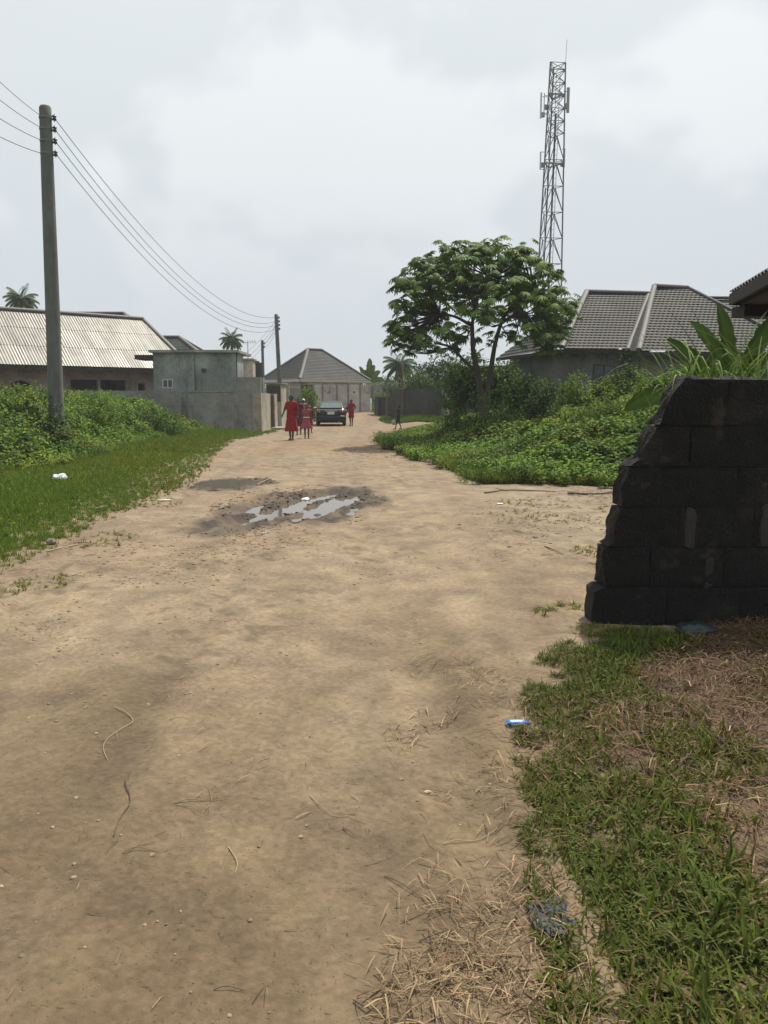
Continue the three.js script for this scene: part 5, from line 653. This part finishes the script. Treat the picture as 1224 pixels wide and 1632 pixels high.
  for (const a of [J.al, J.ar]) { const g = new THREE.CapsuleGeometry(0.042 * s, 0.16 * s, 4, 10); g.rotateX(Math.PI / 2); g.scale(1, 0.22, 1); g.translate(a[0] * 1.1 * s, 0.009 * s, (a[2] + 0.06) * s); part(t, 'sandal', g, sole); }
  return t;
}
function nSign(d, side, sd) { const n = d.clone().cross(side); return n.x * sd < 0 ? 1 : -1; }
const gat = (px, py) => { const g = G(px, py); return V(g.x, H(g.x, -g.z) + 0.005, g.z); };
const down = [[0.23, 1.12, -0.02], [0.25, 0.87, 0.1], [-0.23, 1.12, -0.04], [-0.25, 0.87, 0.02]];
const RED = [0.2, 0.006, 0.007], DRED = [0.075, 0.004, 0.007], PINK = [0.26, 0.055, 0.07], G1 = 'people walking on the dirt road';
person({ label: 'person in long plain red dress walking past the gate', at: gat(465, 702), turn: -0.15, h: 1.66, stance: [0.16, -0.12], arms: [[0.25, 1.12, -0.05], [0.27, 0.88, 0.06], [-0.25, 1.13, 0.02], [-0.29, 0.95, 0.16]], cloth: [RED, RED], hem: 0.33, flare: 0.26, sleeve: 0.95, group: G1 });
person({ label: 'person in dark red dress half hidden beside plain red dress', at: gat(476.5, 693), turn: 0.1, h: 1.55, stance: [-0.14, 0.14], arms: down, cloth: [DRED, DRED], hem: 0.4, flare: 0.22, sleeve: 0.9, skin: skin2, group: G1 });
person({ label: 'child in dusty pink dress with white belt walking', at: gat(489, 699), turn: 0.12, h: 1.33, stance: [0.16, -0.16], arms: [[0.22, 1.13, -0.05], [0.27, 0.9, 0.04], [-0.22, 1.12, 0.02], [-0.3, 0.92, 0.02]], cloth: [PINK, PINK], hem: 0.5, flare: 0.31, sleeve: 0.4, belt: [0.6, 0.55, 0.52], skin: skin2, group: G1 });
person({ label: 'child wearing round red headscarf beside the dark car', at: gat(494, 690), turn: 0.3, h: 1.22, stance: [0.1, -0.1], arms: down, cloth: [DRED, DRED], hem: 0.5, flare: 0.2, cap: [0.45, 0.02, 0.035], group: G1 });
person({ label: 'person wearing white headscarf behind the group in red', at: gat(484, 684), turn: -0.2, h: 1.55, stance: [-0.1, 0.1], arms: down, cloth: [[0.3, 0.18, 0.18], DRED], hem: 0.42, flare: 0.2, cap: [0.62, 0.58, 0.6], group: G1 });
person({ label: 'person in short red dress standing right of the car', at: gat(560, 679), turn: -0.25, h: 1.52, stance: [0.07, -0.08], arms: [[0.28, 1.15, -0.06], [0.15, 0.98, 0.1], [-0.24, 1.12, 0], [-0.29, 0.87, 0.06]], cloth: [RED, RED], hem: 0.52, flare: 0.18, sleeve: 0.95, group: G1 });
{
  const at = gat(635, 684), p = person({ label: 'child in dark clothes carrying a pale bag by the side path', at, turn: -1.35, h: 1.22, stance: [0.24, -0.22], arms: [[0.2, 1.12, 0.1], [0.21, 0.9, 0.24], [-0.2, 1.12, -0.12], [-0.22, 0.86, -0.04]], cloth: [[0.012, 0.012, 0.012], [0.015, 0.013, 0.013]], hem: 0.5, trousers: true, group: G1 });
  const b = thing('bag', 'small pale grey bag held by the child in dark clothes', 'bag', [at.x - 0.245, at.y + 0.22, at.z + 0.115]), g = new THREE.SphereGeometry(0.12, 16, 12), q = g.attributes.position; for (let i = 0; i < q.count; i++) { const n = 0.8 + 0.4 * n3(q.getX(i) * 22, q.getY(i) * 22, q.getZ(i) * 22); q.setXYZ(i, q.getX(i) * n, q.getY(i) * n * 1.15, q.getZ(i) * n * 0.7); } g.translate(0, 0.13, 0); g.computeVertexNormals(); part(b, 'sack', g, mat([0.3, 0.27, 0.26], 0.8)); part(b, 'handle', tube([V(-0.05, 0.24, 0), V(0, 0.37, 0), V(0.05, 0.24, 0)], 0.01, 5), mat([0.25, 0.22, 0.21], 0.8));
}
// ------------------------------------------------------------------ car seen from behind
{
  const c = gat(524, 679.5), t = thing('car', 'dark green saloon car seen from behind on the road', 'car', [c.x, c.y - 0.005, c.z - 2.2], 0.06), paint = new THREE.MeshPhysicalMaterial({ color: C(0.004, 0.011, 0.010), roughness: 0.4, specularIntensity: 0.5, clearcoat: 0.3, clearcoatRoughness: 0.1 }), glass = mat([0.10, 0.13, 0.13], 0.06), black = mat([0.015, 0.015, 0.015], 0.7), lens = mat([0.30, 0.008, 0.012], 0.15), chrome = mat([0.6, 0.6, 0.6], 0.2, { metalness: 0.8 });
  function loft(st, n) { const pos = [], idx = [], uv = [], m = 28; st.forEach(([z, w, y0, y1, ex], i) => { for (let j = 0; j <= m; j++) { const a = j / m * Math.PI * 2, cc = Math.cos(a), ss = Math.sin(a); pos.push(Math.sign(cc) * Math.pow(Math.abs(cc), 2 / ex) * w, (y0 + y1) / 2 + Math.sign(ss) * Math.pow(Math.abs(ss), 2 / ex) * (y1 - y0) / 2, z); uv.push(j / m, i); } }); for (let i = 0; i < st.length - 1; i++) for (let j = 0; j < m; j++) { const a = i * (m + 1) + j, b = a + m + 1; idx.push(a, b, a + 1, b, b + 1, a + 1); } for (const [i, fl] of [[0, 0], [st.length - 1, 1]]) { const q = pos.length / 3; pos.push(0, (st[i][2] + st[i][3]) / 2, st[i][0]); uv.push(0, 0); for (let j = 0; j < m; j++) { const a = i * (m + 1) + j; fl ? idx.push(q, a + 1, a) : idx.push(q, a, a + 1); } } return geom(pos, idx, uv); }
  part(t, 'body', loft([[2.3, 0.70, 0.42, 0.86, 4], [2.26, 0.80, 0.34, 0.95, 5], [2.1, 0.87, 0.3, 0.985, 6], [1.4, 0.89, 0.27, 0.98, 7], [0.4, 0.895, 0.26, 0.97, 7], [-0.9, 0.89, 0.26, 0.95, 7], [-1.7, 0.87, 0.28, 0.88, 6], [-2.15, 0.8, 0.32, 0.78, 5], [-2.3, 0.62, 0.42, 0.66, 4]]), paint);
  const roof = part(t, 'cabin', loft([[1.72, 0.74, 0.9, 0.975, 4], [1.35, 0.735, 0.9, 1.2, 4.5], [0.95, 0.70, 0.9, 1.40, 4.5], [0.55, 0.68, 0.9, 1.455, 4.5], [-0.1, 0.68, 0.9, 1.46, 4.5], [-0.55, 0.69, 0.9, 1.38, 4.5], [-1.05, 0.73, 0.9, 1.12, 4.5], [-1.45, 0.74, 0.9, 0.96, 4]]), paint);
  const quad = (a) => geom(a.flat(), [0, 1, 2, 0, 2, 3], [0, 0, 1, 0, 1, 1, 0, 1]);
  const rw = part(t, 'rear_window', quad([[-0.64, 1.035, 1.66], [0.64, 1.035, 1.66], [0.52, 1.375, 1.065], [-0.52, 1.375, 1.065]].map(([x, y, z]) => [x, y + 0.02, z + 0.02])), glass); part(rw, 'seal', mergeGeometries([bar(V(-0.66, 1.05, 1.67), V(0.66, 1.05, 1.67), 0.018), bar(V(-0.54, 1.4, 1.08), V(0.54, 1.4, 1.08), 0.018), bar(V(-0.66, 1.05, 1.67), V(-0.54, 1.4, 1.08), 0.018), bar(V(0.66, 1.05, 1.67), V(0.54, 1.4, 1.08), 0.018)]), black);
  for (const s of [-1, 1]) {
    part(t, 'side_window', quad([[s * 0.752, 1.0, 1.25], [s * 0.752, 1.0, -1.0], [s * 0.70, 1.36, -0.5], [s * 0.70, 1.36, 0.85]]), glass);
    const tl = part(t, 'tail_light', new THREE.SphereGeometry(0.135, 16, 10).scale(1.15, 0.85, 0.42).translate(s * 0.66, 0.83, 2.23), lens); part(tl, 'reflector', new THREE.SphereGeometry(0.05, 10, 8).scale(1, 1, 0.4).translate(s * 0.66, 0.83, 2.28), mat([0.6, 0.12, 0.12], 0.2));
    const mir = part(t, 'mirror', new THREE.SphereGeometry(0.1, 12, 8).scale(1.2, 0.8, 0.6).translate(s * 1.0, 1.02, -0.75), s < 0 ? mat([0.35, 0.34, 0.33], 0.4) : paint); part(mir, 'arm', bar(V(s * 0.84, 0.98, -0.75), V(s * 0.96, 1.0, -0.75), 0.025), black);
    for (const z of [1.42, -1.42]) { const w = part(t, 'wheel', new THREE.TorusGeometry(0.235, 0.085, 10, 24).rotateY(Math.PI / 2).scale(1.2, 1, 1).translate(s * 0.78, 0.317, z), black); part(w, 'rim', new THREE.CylinderGeometry(0.19, 0.2, 0.14, 18).rotateZ(Math.PI / 2).translate(s * 0.79, 0.317, z), chrome); }
  }
  const bump = part(t, 'bumper', loft([[2.36, 0.7, 0.36, 0.58, 4], [2.34, 0.82, 0.23, 0.62, 4], [2.2, 0.885, 0.2, 0.63, 5], [1.9, 0.893, 0.2, 0.63, 6]]), paint); part(bump, 'reflector_strip', box(0.26, 0.06, 0.02, 0.66, 0.6, 2.345), chrome);
  const pl = part(t, 'number_plate', box(0.4, 0.15, 0.015, 0, 0.76, 2.295), mat([0.5, 0.52, 0.5], 0.5)); part(t, 'trim_strip', box(0.66, 0.035, 0.03, 0, 0.885, 2.285), chrome); part(t, 'badge', box(0.2, 0.05, 0.012, -0.42, 0.76, 2.292), chrome); part(t, 'exhaust', new THREE.CylinderGeometry(0.03, 0.03, 0.3, 10).rotateX(Math.PI / 2).translate(0.45, 0.28, 2.2), chrome);
}
// ------------------------------------------------------------------ twigs, branches, litter
const twigMat = mat([0.21, 0.15, 0.095], 0.95), paleTwig = mat([0.34, 0.26, 0.165], 0.95), darkTwig = mat([0.10, 0.072, 0.05], 0.95);
function twig(name, label, px, r, m, shoots = [], group) {
  r *= 0.55; const pts = px.map(([x, y], i) => { const g = G(x, y); return V(g.x, Hfine(g.x, -g.z) + r + 0.002 + (i % 2 ? 0.006 : 0), g.z); }), o = pts[0].clone(), t = thing(name, label, name === 'branch' ? 'branch' : 'twig', [o.x, o.y, o.z], 0, group); part(t, 'stem', tube(pts.map(p => p.clone().sub(o)), s => r * (1 - 0.45 * s), 6), m);
  for (const s of shoots) part(t, 'shoot', tube(s.map(([x, y], i) => { const g = G(x, y); return V(g.x, Hfine(g.x, -g.z) + r + i * 0.008, g.z).sub(o); }), k => r * 0.65 * (1 - 0.5 * k), 5), m);
}
twig('twig', 'pale crooked twig with tiny side shoots on the sand', [[183, 1133], [203, 1141], [212, 1150], [196, 1162], [170, 1180], [165, 1195], [172, 1212]], 0.0038, paleTwig, [[[185, 1168], [188, 1178]], [[168, 1185], [178, 1187]]]);
twig('twig', 'long dark wavy twig on the sand', [[207, 1228], [201, 1252], [207, 1270], [207, 1292], [195, 1305], [188, 1320], [182, 1338]], 0.0055, darkTwig);
twig('twig', 'forked looping twig with upright prong on the sand', [[278, 1282], [300, 1275], [330, 1272], [365, 1270]], 0.004, twigMat, [[[280, 1284], [305, 1285], [318, 1292], [335, 1290], [337, 1272]], [[337, 1274], [333, 1252]]]);
twig('twig', 'flat triangular twig with two short branches on sand', [[195, 1364], [215, 1360], [257, 1360]], 0.0042, twigMat, [[[207, 1361], [225, 1345]], [[218, 1352], [248, 1344]]]);
twig('twig', 'short pale angled straw twig on the sand', [[364, 1349], [378, 1372], [375, 1388]], 0.0035, paleTwig);
twig('twig', 'small dark arched twig near the straw heap', [[341, 1582], [360, 1578], [390, 1582]], 0.003, darkTwig); twig('twig', 'thin dark twig pointing towards the straw heap', [[403, 1600], [412, 1588], [421, 1574]], 0.003, darkTwig);
twig('twig', 'long slender curved twig in the middle of the road', [[494, 1262], [512, 1285], [535, 1298], [560, 1300]], 0.0028, paleTwig); twig('twig', 'short dark twig beside the slender curved one', [[546, 1318], [556, 1325], [567, 1333]], 0.003, darkTwig);
twig('twig', 'long pale straw stem by the verge', [[706, 1342], [725, 1335], [760, 1330], [800, 1313]], 0.0034, paleTwig); twig('twig', 'thin bowed stem below the long pale straw stem', [[675, 1328], [690, 1348], [715, 1360], [755, 1365]], 0.0022, twigMat);
twig('twig', 'dark stem leading into the straw heap', [[613, 1392], [640, 1410], [670, 1425]], 0.0035, darkTwig, [[[650, 1424], [698, 1393]]]); twig('twig', 'forked dark stick at the edge of the straw heap', [[668, 1498], [700, 1490], [735, 1482]], 0.004, darkTwig, [[[670, 1499], [700, 1508], [735, 1513]]]); twig('twig', 'forked brown stick lying left of the straw heap', [[563, 1596], [590, 1612], [635, 1625]], 0.004, darkTwig, [[[566, 1598], [580, 1635]]]);
twig('branch', 'long dead branch lying along the weeds on the clearing', [[772, 786], [810, 782], [860, 783], [885, 785]], 0.022, darkTwig, [[[810, 782], [790, 779]]]); twig('branch', 'dark dead branch beside the broken wall on the clearing', [[905, 788], [930, 791], [955, 789], [985, 787]], 0.03, darkTwig, [[[930, 791], [905, 785]], [[955, 789], [985, 783]]]); twig('branch', 'short dark stick on the sandy clearing', [[868, 874], [880, 879], [898, 886]], 0.011, darkTwig); twig('branch', 'short brown stick on the clearing beyond the dark one', [[850, 832], [862, 831], [874, 828]], 0.012, twigMat);
twig('branch', 'pale stick lying at the lawn edge', [[75, 880], [90, 877], [125, 868]], 0.016, paleTwig); twig('twig', 'small dark chip of wood on the sand below the lawn', [[115, 914], [123, 911], [131, 908]], 0.01, paleTwig); twig('branch', 'brown stick beside the small puddle', [[410, 775], [420, 770], [432, 764]], 0.03, twigMat);
function crumple(name, label, px, py, w, h, d, m, category, seed, rise_ = 0, turn = 0) { const g0 = G(px, py), y = Hfine(g0.x, -g0.z) + rise_, t = thing(name, label, category, [g0.x, y, g0.z], turn), g = mergeVertices(new THREE.IcosahedronGeometry(1, 5).deleteAttribute('normal').deleteAttribute('uv')), p = g.attributes.position; for (let i = 0; i < p.count; i++) { const x = p.getX(i), yy = p.getY(i), z = p.getZ(i), n = 0.7 + 0.45 * Math.abs(fbm3(x * 2.4 + seed, yy * 2.4, z * 2.4, 4, seed) - 0.5) * 2 + 0.3 * fbm3(x * 8, yy * 8 + seed, z * 8, 2, 3); p.setXYZ(i, x * w / 2 * n, Math.max(0.0, (yy * 0.5 + 0.42)) * h * n, z * d / 2 * n); } g.computeVertexNormals(); part(t, 'film', boxUV(g.toNonIndexed()), m); return t; }
{ // crumpled thin film: a folded sheet with a ragged outline
  const g0 = G(884, 1462), t = thing('plastic_bag', 'crumpled black plastic bag half buried at the grass edge', 'plastic bag', [g0.x, Hfine(g0.x, -g0.z), g0.z]), pos = [], idx = [], uv = [], nr = 26, na = 64;
  for (let i = 0; i <= nr; i++) for (let j = 0; j <= na; j++) { const a = j / na * 6.283, q = i / nr, R = 0.075 * (0.65 + 0.7 * fbm2(Math.cos(a) * 1.8 + 4, Math.sin(a) * 1.8, 3, 35)), x = Math.cos(a) * R * q, z = Math.sin(a) * R * q * 1.15, f1 = 1 - Math.abs(fbm2(x * 22 + z * 9, z * 14, 2, 36) - 0.5) * 4, f2 = 1 - Math.abs(fbm2(x * 40, z * 46 - x * 20, 2, 37) - 0.5) * 4; pos.push(x, 0.004 + Math.max(0, f1) * 0.018 * (1 - q * q * 0.8) + Math.max(0, f2) * 0.008, z); uv.push(x, z); }
  for (let i = 0; i < nr; i++) for (let j = 0; j < na; j++) { const a = i * (na + 1) + j, b = a + na + 1; idx.push(a, a + 1, b, b, a + 1, b + 1); } part(t, 'film', geom(pos, idx, uv), mat([0.024, 0.023, 0.026], 0.65, { side: THREE.DoubleSide }));
}
crumple('plastic_bag', 'white plastic bag lying on the left lawn', 97, 775, 0.24, 0.16, 0.3, mat([0.6, 0.62, 0.63], 0.5), 'plastic bag', 5, 0.02); crumple('litter', 'scrap of white litter in the muddy puddle', 487, 793, 0.14, 0.06, 0.2, mat([0.6, 0.58, 0.56], 0.6), 'litter', 6); crumple('litter', 'scrap of pale paper beside the clearing weeds', 797, 804, 0.1, 0.02, 0.12, mat([0.6, 0.56, 0.5], 0.8), 'litter', 7); crumple('litter', 'pale leaf scrap lying on the road sand', 681, 1256, 0.028, 0.008, 0.02, mat([0.5, 0.42, 0.28], 0.8), 'litter', 8); crumple('litter', 'dark crumpled rag at the foot of the broken wall', 1110, 1012, 0.28, 0.1, 0.2, mat([0.012, 0.02, 0.024], 0.5), 'litter', 9);
crumple('stone', 'pale rounded stone at the left lawn edge', 82, 868, 0.1, 0.07, 0.1, mat([0.2, 0.17, 0.13], 0.95), 'stone', 10); crumple('litter', 'flat pale scrap at the lawn edge beside the road', 262, 797, 0.2, 0.03, 0.16, mat([0.45, 0.40, 0.33], 0.8), 'litter', 11);
{ // blue and white snack wrapper
  const g0 = G(825, 1153), t = thing('snack_wrapper', 'small blue and white snack wrapper at the grass edge', 'wrapper', [g0.x, Hfine(g0.x, -g0.z) + 0.004, g0.z], 0.03); const g = new THREE.BoxGeometry(0.112, 0.016, 0.036, 22, 2, 8), p = g.attributes.position; for (let i = 0; i < p.count; i++) { const x = p.getX(i), z = p.getZ(i), e = smooth(0.056, 0.042, Math.abs(x)); p.setXYZ(i, x, p.getY(i) * (0.12 + 0.88 * e) + 0.009 + 0.005 * (fbm2(x * 70, z * 90, 3, 4) - 0.5), z * (1 + 0.12 * (1 - e) + 0.08 * (n2(x * 60, 1, 2) - 0.5))); } g.computeVertexNormals();
  const cv = document.createElement('canvas'); cv.width = 256; cv.height = 96; const x = cv.getContext('2d'); x.fillStyle = '#2c5a9c'; x.fillRect(0, 0, 256, 96); x.fillStyle = '#cfd6dc'; x.fillRect(52, 10, 150, 46); x.fillStyle = '#7fa6cf'; x.fillRect(60, 56, 140, 12); x.fillStyle = '#3a6aa8'; for (let i = 0; i < 6; i++) x.fillRect(70 + i * 20, 22, 11, 20); const tx = new THREE.CanvasTexture(cv); tx.colorSpace = THREE.SRGBColorSpace; part(t, 'film', g, new THREE.MeshStandardMaterial({ map: tx, roughness: 0.3 }));
}
renderer.render(scene, camera);
